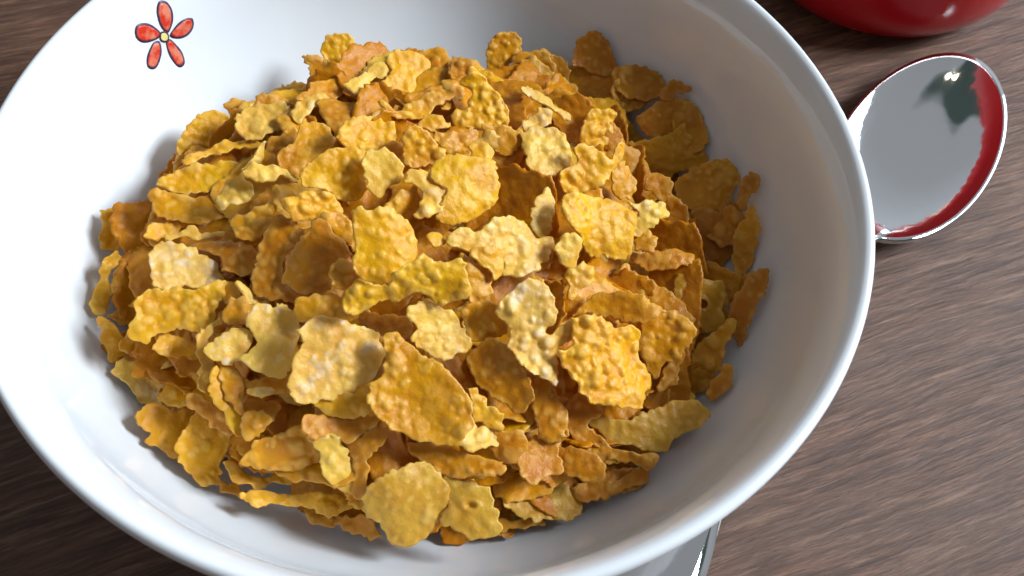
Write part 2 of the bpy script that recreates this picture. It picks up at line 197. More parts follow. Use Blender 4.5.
 'long brown-gold flake lying behind the round disc-shaped one', None),
((0.18, -4.41, 4.68), (0.188, -0.385, 0.904), 'g', [(-0.74,0.91),(-0.44,0.96),(-0.03,0.72),(0.35,0.61),(0.66,0.4),(0.83,0.2),(1.01,-0.08),(1.02,-0.49),(0.78,-0.81),(0.34,-0.86),(-0.03,-0.79),(-0.31,-0.71),(-0.63,-0.41),(-0.8,-0.22),(-0.75,0.01),(-0.62,0.12),(-0.61,0.44)],
 'very large amber flake at the lower centre with a pointed top-left corner', None),
((1.32, -4.88, 4.05), (0.386, -0.269, 0.883), 'f', [(-0.48,-0.16),(-0.27,0.21),(0.03,0.2),(0.43,0.2),(0.42,0.01),(0.12,-0.2),(-0.26,-0.27)],
 'pinkish white flake peeping out under the very large amber one', None),
((1.41, -4.48, 4.34), (0.351, -0.498, 0.793), 'y', [(-0.46,0.31),(-0.26,0.32),(-0.03,0.19),(0.33,0.01),(0.5,-0.22),(0.27,-0.28),(0.1,-0.23),(-0.16,-0.16),(-0.29,0.08)],
 'jagged little flake right of the very large amber one', None),
((1.66, -3.8, 4.44), (-0.158, -0.418, 0.894), 'o', [(-0.59,0.38),(-0.2,0.68),(0.13,0.56),(0.41,0.19),(0.59,-0.35),(0.37,-0.66),(0.07,-0.55),(-0.28,-0.3),(-0.51,0.06)],
 'dark amber flake with a light beaded left edge, under the white-frosted flake', None),
((0.47, -3.3, 5.0), (0.408, -0.503, 0.762), 'p', [(-0.66,0.13),(-0.41,0.45),(-0.11,0.46),(0.21,0.43),(0.5,0.19),(0.72,-0.12),(0.47,-0.3),(0.23,-0.47),(-0.09,-0.43),(-0.43,-0.31),(-0.43,-0.03)],
 'pink-sugared fringe flake just under the centre of the heap', None),
((-0.57, -3.0, 4.6), (-0.107, -0.346, 0.932), 'o', [(-0.65,0.28),(0.02,0.2),(0.54,0.07),(0.47,-0.3),(0,-0.27),(-0.39,0.01)],
 'amber flake in the hollow above the very large amber one', None),
((1.27, -2.92, 4.81), (0.203, -0.507, 0.838), 'g', [(-0.47,0.12),(-0.13,0.33),(0.24,0.37),(0.47,-0.01),(0.27,-0.24),(-0.07,-0.4),(-0.31,-0.17)],
 'golden flake left of the white-frosted flake at centre right', None),
((-1.63, -2.94, 4.8), (0.176, -0.407, 0.896), 'g', [(-0.49,0.15),(-0.07,0.32),(0.31,0.26),(0.67,0.09),(0.39,-0.15),(0.03,-0.2),(-0.27,-0.28),(-0.56,-0.19)],
 'golden flake above the large frosted flake with the crystal', None),
((2.26, -3.08, 4.92), (0.355, -0.516, 0.779), 'f', [(-0.82,0.1),(-0.72,0.51),(-0.52,0.81),(-0.18,0.87),(0.11,0.62),(0.24,0.38),(0.15,0.02),(0.61,0.39),(0.72,0.04),(0.49,-0.22),(0.63,-0.8),(0.43,-0.81),(0.1,-0.76),(-0.25,-0.62),(-0.49,-0.36),(-0.5,-0.18)],
 "big flake with bright white frosting, right of the heap's centre", None),
((3.6, -3.26, 4.38), (0.488, -0.436, 0.756), 'y', [(-1.1,-0.2),(-0.84,-0.06),(-0.92,0.3),(-1.04,0.45),(-0.75,0.61),(-0.3,0.68),(-0.04,0.62),(0.27,0.79),(0.55,0.69),(0.69,0.34),(0.96,0.13),(1.2,-0.09),(1,-0.3),(0.97,-0.56),(0.66,-0.71),(0.21,-0.81),(-0.26,-0.82),(-0.51,-0.61),(-0.75,-0.45)],
 'big sunlit yellow flake right of the white-frosted one, ragged on its right side', None),
((4.75, -2.31, 3.59), (0.008, -0.58, 0.814), 'g', [(-0.45,0.44),(-0.16,0.59),(0.28,0.63),(0.6,0.34),(0.62,0.09),(0.41,-0.27),(0.08,-0.45),(0.01,-0.76),(-0.15,-0.62),(-0.38,-0.24),(-0.46,0.05),(-0.4,0.2)],
 'brown flake with a bright cut left edge beside the big sunlit yellow one', None),
((5.02, -2.78, 3.16), (0.122, -0.52, 0.845), 'o', [(-0.22,-0.39),(-0.14,0.12),(0.11,0.46),(0.22,0.27),(0.1,-0.14),(-0.07,-0.32)],
 'small upright brown flake between the cut-edged one and the right wall', None),
((5.66, -1.06, 3.22), (0.031, -0.439, 0.898), 'h', [(-0.52,0.53),(0.06,0.48),(0.43,0.46),(0.5,0.11),(0.51,-0.42),(0.19,-0.58),(-0.13,-0.48),(-0.47,-0.2),(-0.57,0.1)],
 'shaded flake pierced by one round hole, at the right of the heap', (0.03, -0.03, 0.1)),
((5.86, -2.14, 2.7), (-0.017, -0.614, 0.789), 'g', [(-0.61,-0.65),(-0.45,-0.12),(-0.28,0.31),(0.11,0.6),(0.39,0.88),(0.47,0.52),(0.32,0.25),(0.36,-0.01),(0.18,-0.33),(-0.1,-0.66),(-0.39,-0.79)],
 'broad shaded flake below the one pierced by a round hole', None),
((6.12, -2.65, 2.8), (-0.146, -0.41, 0.9), 'o', [(-0.34,-0.22),(-0.04,0.18),(0.16,0.39),(0.21,0.14),(0.15,-0.12),(-0.15,-0.37)],
 'small brown flake against the lower right wall of the bowl', None),
((4.52, -3.99, 3.25), (0.059, -0.357, 0.932), 'd', [(-1.11,-0.1),(-1,0.06),(-0.62,0.08),(-0.33,0.04),(0,0.22),(0.41,0.55),(0.9,0.6),(1.18,0.44),(1.12,0.19),(0.65,-0.1),(0.47,-0.3),(0.05,-0.47),(-0.29,-0.39),(-0.57,-0.46),(-0.87,-0.35)],
 'wide flake with one pale raised bump, at the lower right edge of the heap', None),
((3.73, -4.34, 3.33), (-0.001, -0.432, 0.902), 'o', [(-0.85,0.36),(-0.64,0.75),(-0.26,0.73),(-0.05,0.51),(-0.27,0.22),(0.14,-0.17),(0.61,-0.23),(0.99,-0.24),(0.86,-0.44),(0.39,-0.45),(0.01,-0.46),(-0.36,-0.44),(-0.57,-0.14)],
 'dark orange flake under the wide one with the pale bump', None),
((2.49, -5.0, 3.51), (0.124, -0.265, 0.956), 'o', [(-0.21,0.41),(0.16,0.46),(0.37,0.21),(0.41,-0.15),(0.15,-0.32),(-0.12,-0.4),(-0.37,-0.26),(-0.38,0.06)],
 'round reddish-brown flake low in the shaded front right', None),
((2.66, -5.44, 2.68), (0.206, -0.234, 0.95), 'd', [(-0.74,-0.04),(-0.55,0.31),(-0.12,0.43),(0.33,0.41),(0.77,0.24),(0.68,-0.1),(0.5,-0.27),(0.07,-0.38),(-0.32,-0.35),(-0.62,-0.26)],
 'fan-shaped grey-gold flake at the front right edge of the heap', None),
((4.14, -4.94, 2.61), (0.131, -0.247, 0.96), 'o', [(-0.65,-0.29),(-0.33,-0.06),(0.24,0.3),(0.45,0.42),(0.49,0.19),(0.26,-0.03),(-0.12,-0.18),(-0.35,-0.35)],
 'narrow orange flake lying on the front right wall', None),
((3.23, -4.88, 3.24), (-0.172, -0.467, 0.867), 'o', [(-0.42,0.31),(0.05,0.31),(0.5,-0.01),(0.31,-0.33),(-0.1,-0.25),(-0.33,-0.02)],
 'dim brown flake between the round reddish one and the narrow orange one', None),
((2.55, -4.08, 3.85), (-0.316, -0.452, 0.834), 'o', [(-0.25,0.66),(0.16,0.42),(0.22,-0.05),(0.36,-0.56),(-0.07,-0.58),(-0.12,-0.02),(-0.3,0.13)],
 'dark rust-coloured flake leaning under the big sunlit yellow one', None),
((3.88, -1.92, 4.01), (-0.065, -0.338, 0.939), 'g', [(-0.92,-0.14),(-0.54,0.28),(0.19,0.37),(0.59,0.18),(0.88,-0),(0.5,-0.22),(0.11,-0.24),(-0.18,-0.15),(-0.63,-0.07)],
 'shaded brown-gold flake above the big sunlit yellow one', None),
((3.36, -0.53, 4.86), (0.502, -0.352, 0.79), 'y', [(-0.92,-0.17),(-0.97,0.07),(-0.74,0.39),(-0.4,0.49),(0.14,0.61),(0.73,0.6),(0.73,0.38),(0.73,0.16),(0.86,-0.17),(0.65,-0.42),(0.24,-0.56),(0.01,-0.62),(-0.36,-0.41),(-0.69,-0.34)],
 "sunlit ear-shaped flake with a notched right edge, right of the heap's centre", None),
((4.37, 0.35, 4.17), (0.359, -0.302, 0.883), 'p', [(-0.5,0.12),(-0.16,0.2),(0.23,0.36),(0.49,0.23),(0.44,0.04),(0.16,-0.25),(-0.17,-0.44),(-0.26,-0.25),(-0.22,-0.01)],
 'small pale flake with ragged tip poking out right of the ear-shaped one', None),
((3.25, 1.26, 4.59), (0.516, -0.455, 0.726), 'y', [(-0.58,0.14),(-0.28,0.32),(0.02,0.27),(0.32,0.24),(0.35,0.67),(0.51,0.72),(0.59,0.44),(0.46,0.08),(0.33,-0.27),(0.07,-0.63),(-0.27,-0.79),(-0.58,-0.71),(-0.59,-0.37),(-0.37,-0.1)],
 'bright lemon flake with two horn-like points, catching the light at upper right', None),
((3.39, 3.08, 3.67), (0.439, -0.486, 0.755), 'y', [(-0.45,-0.05),(-0.34,0.3),(0.01,0.46),(0.28,0.52),(0.31,0.16),(0.42,-0.03),(0.16,-0.46),(-0.04,-0.48),(-0.34,-0.43)],
 'thin translucent flake standing half in light behind the horned lemon one', None),
((3.64, 5.08, 2.59), (0.585, -0.396, 0.707), 'y', [(-0.2,0.05),(-0.09,0.22),(0.15,0.18),(0.21,-0.07),(0.04,-0.27),(-0.11,-0.11)],
 'tiny bright upright flake tip above the translucent one at upper right', None),
((3.91, 1.31, 4.0), (0.491, -0.503, 0.711), 'y', [(-0.19,-0.21),(-0.35,0.13),(-0.2,0.43),(0.15,0.3),(0.34,-0.02),(0.27,-0.26),(-0.01,-0.36)],
 'small upright speckled flake right of the horned lemon one', None),
((4.33, 4.91, 3.1), (0.088, -0.471, 0.878), 'g', [(-0.59,0.11),(-0.07,0.38),(0.4,0.55),(0.57,0.17),(0.26,-0.31),(-0.09,-0.49),(-0.47,-0.42)],
 'wide shaded flake near the back right wall', None),
((5.07, 3.22, 2.83), (0.097, -0.587, 0.804), 'g', [(-0.89,0.13),(-0.43,0.27),(0.01,0.51),(0.29,0.85),(0.55,0.54),(0.93,0.07),(0.85,-0.18),(0.39,-0.34),(0.08,-0.65),(-0.33,-0.72),(-0.62,-0.41),(-0.85,-0.09)],
 'shaded flake with a sharp peak pointing up, in the upper right', None),
((6.01, 2.14, 3.05), (0.057, -0.477, 0.877), 'g', [(-0.77,-0.19),(-0.69,0.16),(-0.27,0.5),(0.29,0.69),(0.66,0.44),(0.58,0.03),(0.43,-0.16),(0.4,-0.45),(-0.05,-0.51),(-0.57,-0.51)],
 'broad two-lobed shaded flake by the right wall', None),
((3.28, 5.94, 3.14), (-0.002, -0.581, 0.814), 'o', [(-0.52,0.04),(-0.43,0.35),(-0.02,0.6),(0.31,0.41),(0.46,0.05),(0.62,-0.36),(0.26,-0.51),(-0.19,-0.3),(-0.5,-0.27)],
 'dark brown crumpled flake sticking up at the back right', None),
((2.13, 5.48, 2.88), (-0.004, -0.413, 0.911), 'o', [(-0.41,0.43),(0.08,0.5),(0.53,0.25),(0.62,-0.19),(0.27,-0.41),(-0.34,-0.46),(-0.74,-0.11)],
 'brown flake left of the dark crumpled one at the back', None),
((5.17, 4.64, 3.46), (0.022, -0.343, 0.939), 'o', [(-0.32,-0.07),(-0.1,0.28),(0.39,0.1),(0.22,-0.07),(-0.19,-0.24)],
 'small flake touching the back right wall', None),
((5.16, 3.93, 3.12), (-0.021, -0.533, 0.846), 'o', [(-0.81,0.14),(-0.3,0.53),(0.16,0.62),(0.59,0.29),(0.75,-0.29),(0.52,-0.36),(0.26,-0.08),(-0.01,-0.34),(-0.48,-0.37),(-0.67,-0.14)],
 'reddish-brown shaded flake behind the one with a sharp peak', None),
((5.03, 1.43, 3.19), (-0.125, -0.535, 0.835), 'o', [(-0.5,0.36),(-0.39,0.69),(-0.01,0.63),(0.15,0.24),(0.43,-0.09),(0.48,-0.59),(0.26,-0.7),(-0.17,-0.59),(0.04,-0.09),(-0.28,0.14)],
 'brown flake right of the small pale ragged-tipped one', None),
((6.73, 0.75, 3.05), (-0.178, -0.409, 0.895), 'g', [(-0.21,0.19),(-0.04,0.52),(0.13,0.79),(0.3,0.45),(0.23,-0.16),(0.08,-0.66),(-0.2,-0.81),(-0.28,-0.31)],
 'narrow flake leaning on the right wall of the bowl, upper one of two', None),
((6.13, 1.04, 2.59), (-0.044, -0.385, 0.922), 'o', [(-0.52,0.61),(0.04,0.64),(0.49,0.49),(0.45,-0.15),(0.18,-0.68),(-0.2,-0.76),(-0.44,-0.14)],
 'dark reddish flake deep in the hollow at the right of the heap', None),
((4.86, -0.37, 3.62), (-0.019, -0.082, 0.996), 'o', [(-0.73,0.15),(-0.21,0.16),(0.41,0.15),(0.59,0.07),(0.51,-0.17),(-0,-0.21),(-0.57,-0.14)],
 'flat brown flake lying below the ear-shaped one', None),
((4.38, -0.12, 3.87), (-0.033, -0.151, 0.988), 'g', [(-0.29,0.03),(-0.09,0.25),(0.23,0.13),(0.23,-0.16),(-0.08,-0.24)],
 'small brown flake tucked to the right under the ear-shaped one', None),
((6.7, -0.89, 3.08), (-0.089, -0.404, 0.91), 'o', [(-0.39,0.05),(-0.08,0.49),(0.12,0.65),(0.43,0.71),(0.33,0.28),(0.13,-0.14),(-0.03,-0.67),(-0.18,-0.89),(-0.34,-0.47)],
 'flake leaning on the right wall of the bowl, lower one of two', None),
((6.56, -0.31, 2.75), (-0.06, -0.334, 0.941), 'g', [(-0.31,-0.06),(0.06,0.23),(0.38,0.36),(0.27,0.08),(-0.15,-0.33),(-0.26,-0.28)],
 'pointed flake beside the one with the round hole', None),
((2.73, -1.24, 4.91), (0.404, -0.498, 0.767), 'p', [(-0.29,0.07),(-0.11,0.36),(0.21,0.2),(0.27,-0.14),(0.09,-0.35),(-0.18,-0.15)],
 'small pale leaf-like flake left below the ear-shaped one', None),
((2.96, -1.81, 4.78), (0.403, -0.311, 0.861), 'y', [(-0.26,0.02),(-0.01,0.38),(0.22,0.33),(0.2,-0.08),(-0,-0.4),(-0.15,-0.25)],
 'small curled yellow flake above the big sunlit one at right', None),
((6.74, 1.8, 3.39), (-0.06, -0.343, 0.937), 'o', [(-0.19,0.06),(0.03,0.45),(0.3,0.26),(0.08,-0.1),(-0.03,-0.39),(-0.19,-0.28)],
 'small brown flake against the right wall behind the two-lobed one', None),
((6.51, 1.73, 2.9), (0.132, -0.473, 0.871), 'o', [(-0.25,-0.14),(-0.06,0.24),(0.19,0.11),(0.12,-0.22)],
 'little brown flake below the two-lobed shaded one', None),
((2.21, -0.48, 4.95), (0.421, -0.319, 0.849), 'p', [(-0.3,0.12),(-0.06,0.54),(0.18,0.36),(0.31,-0.08),(0.16,-0.4),(-0.07,-0.37),(-0.23,-0.17)],
 'folded frosted flake left of the ear-shaped one', None),
((3.28, 5.45, 2.58), (-0.112, -0.248, 0.962), 'o', [(-0.51,0.25),(0.04,0.32),(0.54,0.11),(0.18,-0.38),(-0.25,-0.31)],
 'rust-brown flake under the dark crumpled one at the back right', None),
((2.74, 3.39, 3.69), (-0.074, -0.351, 0.933), 'g', [(-0.37,0.61),(0.04,0.56),(0.56,0.21),(0.45,0.02),(0.24,-0.28),(0.19,-0.59),(-0.15,-0.54),(-0.39,-0.18),(-0.58,0.18)],
 'brown-gold flake behind the translucent upright one', None),
((2.23, -5.83, 2.45), (0.025, -0.3, 0.954), 'o', [(-0.36,0.04),(0.1,0.13),(0.48,0.07),(0.12,-0.1),(-0.35,-0.14)],
 'flat orange flake on the front wall right of the dented grey-gold one', None),
((-0.68, -6.17, 2.53), (-0.137, -0.307, 0.942), 'o', [(-0.55,0.15),(0.01,0.22),(0.41,-0.09),(0.33,-0.18),(-0.2,-0.11)],
 'shaded flake on the front wall left under the round disc-shaped one', None),
((1.86, -4.88, 3.83), (0.105, -0.585, 0.804), 'o', [(-0.42,-0.01),(-0.14,0.26),(0.32,0.28),(0.37,-0.04),(0.09,-0.33),(-0.21,-0.16)],
 'shaded brown flake right of the pinkish white one in the front', None),
((2.54, -4.09, 3.87), (-0.018, -0.394, 0.919), 'o', [(-0.47,0.62),(0.05,0.47),(0.36,-0.01),(0.35,-0.56),(-0.06,-0.59),(-0.24,0.08)],
 'dark amber flake in the shade below the white-frosted one', None),
((3.53, 5.32, 2.77), (-0.136, -0.349, 0.927), 'g', [(-0.91,0.51),(0.08,0.55),(0.63,0.33),(0.81,-0.07),(0.45,-0.52),(-0.22,-0.57),(-0.84,-0.23)],
 'brown-gold flake between the dark crumpled one and the wide shaded one at the back', None),
((4.44, 5.03, 3.26), (0.006, -0.354, 0.935), 'o', [(-0.71,0.27),(-0.18,0.45),(0.5,0.19),(0.6,-0.13),(0.23,-0.42),(-0.44,-0.35)],
 'rust-coloured flake behind the wide shaded one near the back right wall', None),
((5.56, 3.93, 3.15), (-0.162, -0.336, 0.928), 'g', [(-0.42,0.56),(0.05,0.61),(0.33,0.15),(0.4,-0.54),(0.02,-0.71),(-0.37,-0.07)],
 'shaded flake leaning on the back right wall, above the two-lobed one', None),
((6.32, 1.34, 2.78), (-0.192, -0.325, 0.926), 'o', [(-0.42,0.49),(0.18,0.46),(0.5,0.09),(0.36,-0.48),(-0.18,-0.52),(-0.44,-0.04)],
 'dark flake in the hollow just below the broad two-lobed one', None),
((5.96, -0.29, 2.82), (-0.04, -0.493, 0.869), 'g', [(-0.49,0.31),(0.2,0.41),(0.64,0.16),(0.45,-0.39),(-0.18,-0.42),(-0.63,-0.07)],
 'shaded flake wedged above the one pierced by a round hole', (-0.14, -0.46, 0.1)),
((3.93, -4.97, 2.67), (0.084, -0.206, 0.975), 'o', [(-0.7,-0.1),(0,0.22),(0.58,0.41),(0.67,0.1),(0.03,-0.25),(-0.58,-0.37)],
 'dark amber flake under the narrow orange one on the front right wall', None),
]
WORLD = 1.5; POWER = 35; POWER2 = 20; EL = 38; AZ = 7; EXPO = 0.0
FLOWER = {
'petal top': [(145.52, -0.716), (144.78, -0.802), (144.65, -0.986), (145.24, -1.192), (146.5, -1.345), (147.07, -1.323), (147.33, -1.122), (146.95, -0.877), (146.2, -0.737)],
'right': [(146.17, -1.424), (144.41, -1.359), (142.88, -1.35), (141.88, -1.425), (142.25, -1.573), (143.47, -1.656), (144.96, -1.643), (146.25, -1.545), (146.57, -1.468)],
'left': [(151.78, -0.886), (150.9, -0.839), (149.56, -0.932), (148.61, -1.115), (148.2, -1.28), (148.85, -1.327), (150.23, -1.284), (151.6, -1.184), (152.21, -1.025)],
'bl': [(149.1, -1.435), (149.3, -1.571), (149.96, -1.691), (151.39, -1.821), (152.32, -1.816), (152.91, -1.711), (152.4, -1.578), (151.33, -1.471), (150.0, -1.381)],
'br': [(147.81, -1.545), (146.99, -1.56), (146.55, -1.744), (146.28, -1.965), (146.66, -2.138), (147.54, -2.171), (148.11, -2.099), (148.29, -1.905), (148.21, -1.71)],
'c': [(148.04, -1.294), (147.31, -1.33), (147.06, -1.428), (147.39, -1.504), (148.04, -1.501), (148.53, -1.407)]}

# ------------------------------------------------------------------ helpers
def new_mat(name):
    m = bpy.data.materials.new(name); m.use_nodes = True
    nt = m.node_tree; b = nt.nodes['Principled BSDF']
    return m, nt, b
def N(nt, t, **kw):
    n = nt.nodes.new(t)
    for k, v in kw.items(): setattr(n, k, v)
    return n
def ramp(nt, fac, stops, interp='LINEAR'):
    r = N(nt, 'ShaderNodeValToRGB'); r.color_ramp.interpolation = interp
    e = r.color_ramp.elements
    while len(e) < len(stops): e.new(0.5)
    for i, (p, c) in enumerate(stops):
        e[i].position = p; e[i].color = (*c, 1) if len(c) == 3 else c
    nt.links.new(fac, r.inputs[0]); return r.outputs[0]
def mixc(nt, fac, a, b, mode='MIX'):
    m = N(nt, 'ShaderNodeMix', data_type='RGBA', blend_type=mode)
    for sock, v in ((m.inputs[0], fac), (m.inputs[6], a), (m.inputs[7], b)):
        if isinstance(v, bpy.types.NodeSocket): nt.links.new(v, sock)
        elif isinstance(v, (int, float)): sock.default_value = v
        else: sock.default_value = (*v, 1)
    return m.outputs[2]
def math_(nt, op, a, b=None, clamp=False):
    m = N(nt, 'ShaderNodeMath', operation=op, use_clamp=clamp)
    for sock, v in ((m.inputs[0], a), (m.inputs[1], b)):
        if v is None: continue
        if isinstance(v, bpy.types.NodeSocket): nt.links.new(v, sock)
        else: sock.default_value = v
    return m.outputs[0]
def noise(nt, vec, scale, detail=3, rough=.5, dist=0):
    n = N(nt, 'ShaderNodeTexNoise'); n.inputs['Scale'].default_value = scale
    n.inputs['Detail'].default_value = detail; n.inputs['Roughness'].default_value = rough
    n.inputs['Distortion'].default_value = dist
    nt.links.new(vec, n.inputs['Vector']); return n.outputs[0]
def mapping(nt, vec, scale=(1,1,1), rot=(0,0,0)):
    m = N(nt, 'ShaderNodeMapping'); m.inputs['Scale'].default_value = scale; m.inputs['Rotation'].default_value = rot
    nt.links.new(vec, m.inputs['Vector']); return m.outputs[0]
def bump(nt, h, strength, dist, prev=None):
    b = N(nt, 'ShaderNodeBump'); b.inputs['Strength'].default_value = strength; b.inputs['Distance'].default_value = dist
    nt.links.new(h, b.inputs['Height'])
    if prev is not None: nt.links.new(prev, b.inputs['Normal'])
    return b.outputs[0]
def tag(o, label=None, cat=None, group=None, kind=None):
    if label: o['label'] = label
    if cat: o['category'] = cat
    if group: o['group'] = group
    if kind: o['kind'] = kind
def mesh_obj(name, verts, faces, mat, loc=(0,0,0), parent=None, smooth=True):
    me = bpy.data.meshes.new(name)
    v = np.asarray(verts, float)*U
    me.from_pydata(v.tolist(), [], faces); me.update()
    if smooth: me.polygons.foreach_set('use_smooth', [True]*len(me.polygons))
    if mat: me.materials.append(mat)
    o = bpy.data.objects.new(name, me); col.objects.link(o)
    o.location = [c*U for c in loc]
    if parent: o.parent = parent
    return o
def empty(name, loc, rz=0):
    o = bpy.data.objects.new(name, None); col.objects.link(o); o.empty_display_size = .01
    o.location = [c*U for c in loc]; o.rotation_euler.z = rz; return o
def catmull(P, step, closed=True):
    P = np.asarray(P, float); n = len(P); out = []
    for i in range(n if closed else n-1):
        if closed: p0, p1, p2, p3 = P[i-1], P[i], P[(i+1) % n], P[(i+2) % n]
        else: p0, p1, p2, p3 = P[max(i-1,0)], P[i], P[i+1], P[min(i+2,n-1)]
        k = max(1, int(np.linalg.norm(p2-p1)/step))
        for j in range(k):
            t = j/k
            out.append(.5*((2*p1)+(-p0+p2)*t+(2*p0-5*p1+4*p2-p3)*t*t+(-p0+3*p1-3*p2+p3)*t**3))
    if not closed: out.append(P[-1])
    return np.array(out)
def lathe(name, prof, mat, seg=200, parent=None, loc=(0,0,0)):
    v = []; f = []
    n = len(prof)
    for s in range(seg):
        a = 2*math.pi*s/seg; c, d = math.cos(a), math.sin(a)
        for r, z in prof: v.append((r*c, r*d, z))
    for s in range(seg):
        t = (s+1) % seg
        for i in range(n-1):
            f.append((s*n+i, t*n+i, t*n+i+1, s*n+i+1))
    v.append((0,0,prof[0][1])); v.append((0,0,prof[-1][1])); a, b = len(v)-2, len(v)-1
    for s in range(seg):
        t = (s+1) % seg
        f.append((t*n, s*n, a)); f.append((s*n+n-1, t*n+n-1, b))
    return mesh_obj(name, v, f, mat, loc, parent)

# ------------------------------------------------------------------ materials
def flake_material():
    m, nt, b = new_mat('toasted_corn')
    tc = N(nt, 'ShaderNodeTexCoord'); oi = N(nt, 'ShaderNodeObjectInfo')
    add = N(nt, 'ShaderNodeVectorMath', operation='ADD')
    sc = N(nt, 'ShaderNodeVectorMath', operation='SCALE'); sc.inputs['Scale'].default_value = 1
    cmb = N(nt, 'ShaderNodeCombineXYZ')
    for i in range(3): nt.links.new(oi.outputs['Random'], cmb.inputs[i])
    nt.links.new(tc.outputs['Object'], add.inputs[0]); nt.links.new(cmb.outputs[0], add.inputs[1])
    P = add.outputs[0]
    puff = N(nt, 'ShaderNodeAttribute', attribute_name='puff').outputs['Fac']
    edge = N(nt, 'ShaderNodeAttribute', attribute_name='edge').outputs['Fac']
    n1 = noise(nt, P, 160, 4, .55)
    n2 = noise(nt, P, 700, 3, .6)
    base = oi.outputs['Color']
    deep = mixc(nt, 1.0, base, (.86,.72,.52), 'MULTIPLY')
    k1 = ramp(nt, n1, [(.36,(0,0,0)),(.66,(1,1,1))])
    c = mixc(nt, k1, deep, base)
    # blisters are paler than the web between them
    light = mixc(nt, .5, base, (.88,.60,.17))
    pf = math_(nt, 'MULTIPLY', puff, .55, True)
    c = mixc(nt, pf, c, light)
    # toasted patches
    n3 = noise(nt, P, 90, 3, .6)
    t = ramp(nt, n3, [(.55,(0,0,0)),(.72,(1,1,1))])
    t = math_(nt, 'MULTIPLY', t, .30)
    c = mixc(nt, t, c, (.42,.13,.004))
    lit_rim = math_(nt, 'MULTIPLY', edge, .20)
    c = mixc(nt, lit_rim, c, (.90,.60,.16))  # thin rims painted paler, standing in for the light they catch
    # fine flour specks
    sp = ramp(nt, n2, [(.60,(0,0,0)),(.75,(1,1,1))])
    c = mixc(nt, math_(nt, 'MULTIPLY', sp, .10), c, (.85,.70,.45))
    # sugar frosting: object alpha says how much this flake carries
    n4 = noise(nt, P, 130, 5, .65)
    al = math_(nt, 'SUBTRACT', 1.0, oi.outputs['Alpha'])
    fr = math_(nt, 'ADD', n4, math_(nt, 'MULTIPLY', puff, .15))
    fr = math_(nt, 'SUBTRACT', fr, .55)
    fr = math_(nt, 'MULTIPLY', fr, 4.5, True)
    fr = math_(nt, 'MULTIPLY', fr, al, True)
    c = mixc(nt, fr, c, (.76,.62,.50))
    nt.links.new(c, b.inputs['Base Color'])
    b.inputs['Roughness'].default_value = .42
    b.inputs['Specular IOR Level'].default_value = .3
    b.inputs['Subsurface Weight'].default_value = .3
    b.inputs['Subsurface Radius'].default_value = (.9, .5, .13)
    b.inputs['Subsurface Scale'].default_value = .0007
    rr = ramp(nt, n2, [(.3,(.26,)*3),(.7,(.5,)*3)])
    nt.links.new(rr, b.inputs['Roughness'])
    v = N(nt, 'ShaderNodeTexVoronoi', feature='SMOOTH_F1'); v.inputs['Scale'].default_value = 620
    v.inputs['Smoothness'].default_value = .5
    nt.links.new(P, v.inputs['Vector'])
    vh = math_(nt, 'SUBTRACT', 1.0, v.outputs['Distance'])
    bb = bump(nt, vh, .42, .0004)
    bb = bump(nt, noise(nt, P, 1500, 4, .65), .5, .0003, bb)
    bb = bump(nt, n1, .25, .0007, bb)
    nt.links.new(bb, b.inputs['Normal'])
    return m
M_FLAKE = flake_material()

def ceramic():
    m, nt, b = new_mat('glazed_white_ceramic')
    tc = N(nt, 'ShaderNodeTexCoord')
    n = noise(nt, tc.outputs['Object'], 30, 2, .5)
    c = ramp(nt, n, [(.3,(.77,.79,.82)),(.7,(.80,.82,.85))])
    nt.links.new(c, b.inputs['Base Color'])
    b.inputs['Roughness'].default_value = .07
    b.inputs['Specular IOR Level'].default_value = .5
    nt.links.new(bump(nt, noise(nt, tc.outputs['Object'], 55, 2, .5), .05, .002), b.inputs['Normal'])
    return m
M_CER = ceramic()

def flat_paint(name, c1, c2, scale=420):
    m, nt, b = new_mat(name)
    tc = N(nt, 'ShaderNodeTexCoord')
    n = noise(nt, tc.outputs['Object'], scale, 3, .5)
    nt.links.new(ramp(nt, n, [(.42,c1),(.6,c2)]), b.inputs['Base Color'])
    b.inputs['Roughness'].default_value = .3; b.inputs['Specular IOR Level'].default_value = .3
    return m
M_PETAL = flat_paint('red_glaze', (.62,.035,.018), (.72,.22,.13))
M_LINE = flat_paint('dark_glaze_line', (.045,.03,.07), (.06,.04,.09))
M_YEL = flat_paint('yellow_glaze', (.75,.62,.16), (.8,.7,.3))

def steel():
    m, nt, b = new_mat('polished_steel')
    tc = N(nt, 'ShaderNodeTexCoord')
    b.inputs['Base Color'].default_value = (.78,.78,.77,1)
    b.inputs['Metallic'].default_value = 1
    n = noise(nt, mapping(nt, tc.outputs['Object'], (60,900,900)), 1, 3, .6)
    nt.links.new(ramp(nt, n, [(.3,(.025,)*3),(.75,(.07,)*3)]), b.inputs['Roughness'])
    nt.links.new(bump(nt, noise(nt, tc.outputs['Object'], 90, 2, .5), .04, .0015), b.inputs['Normal'])
    return m
M_STEEL = steel()

def red_glaze():
    m, nt, b = new_mat('red_glazed_stoneware')
    tc = N(nt, 'ShaderNodeTexCoord')
    n = noise(nt, tc.outputs['Object'], 40, 2, .5)
    nt.links.new(ramp(nt, n, [(.3,(.44,.005,.009)),(.7,(.48,.007,.012))]), b.inputs['Base Color'])
    b.inputs['Roughness'].default_value = .2
    return m
M_RED = red_glaze()

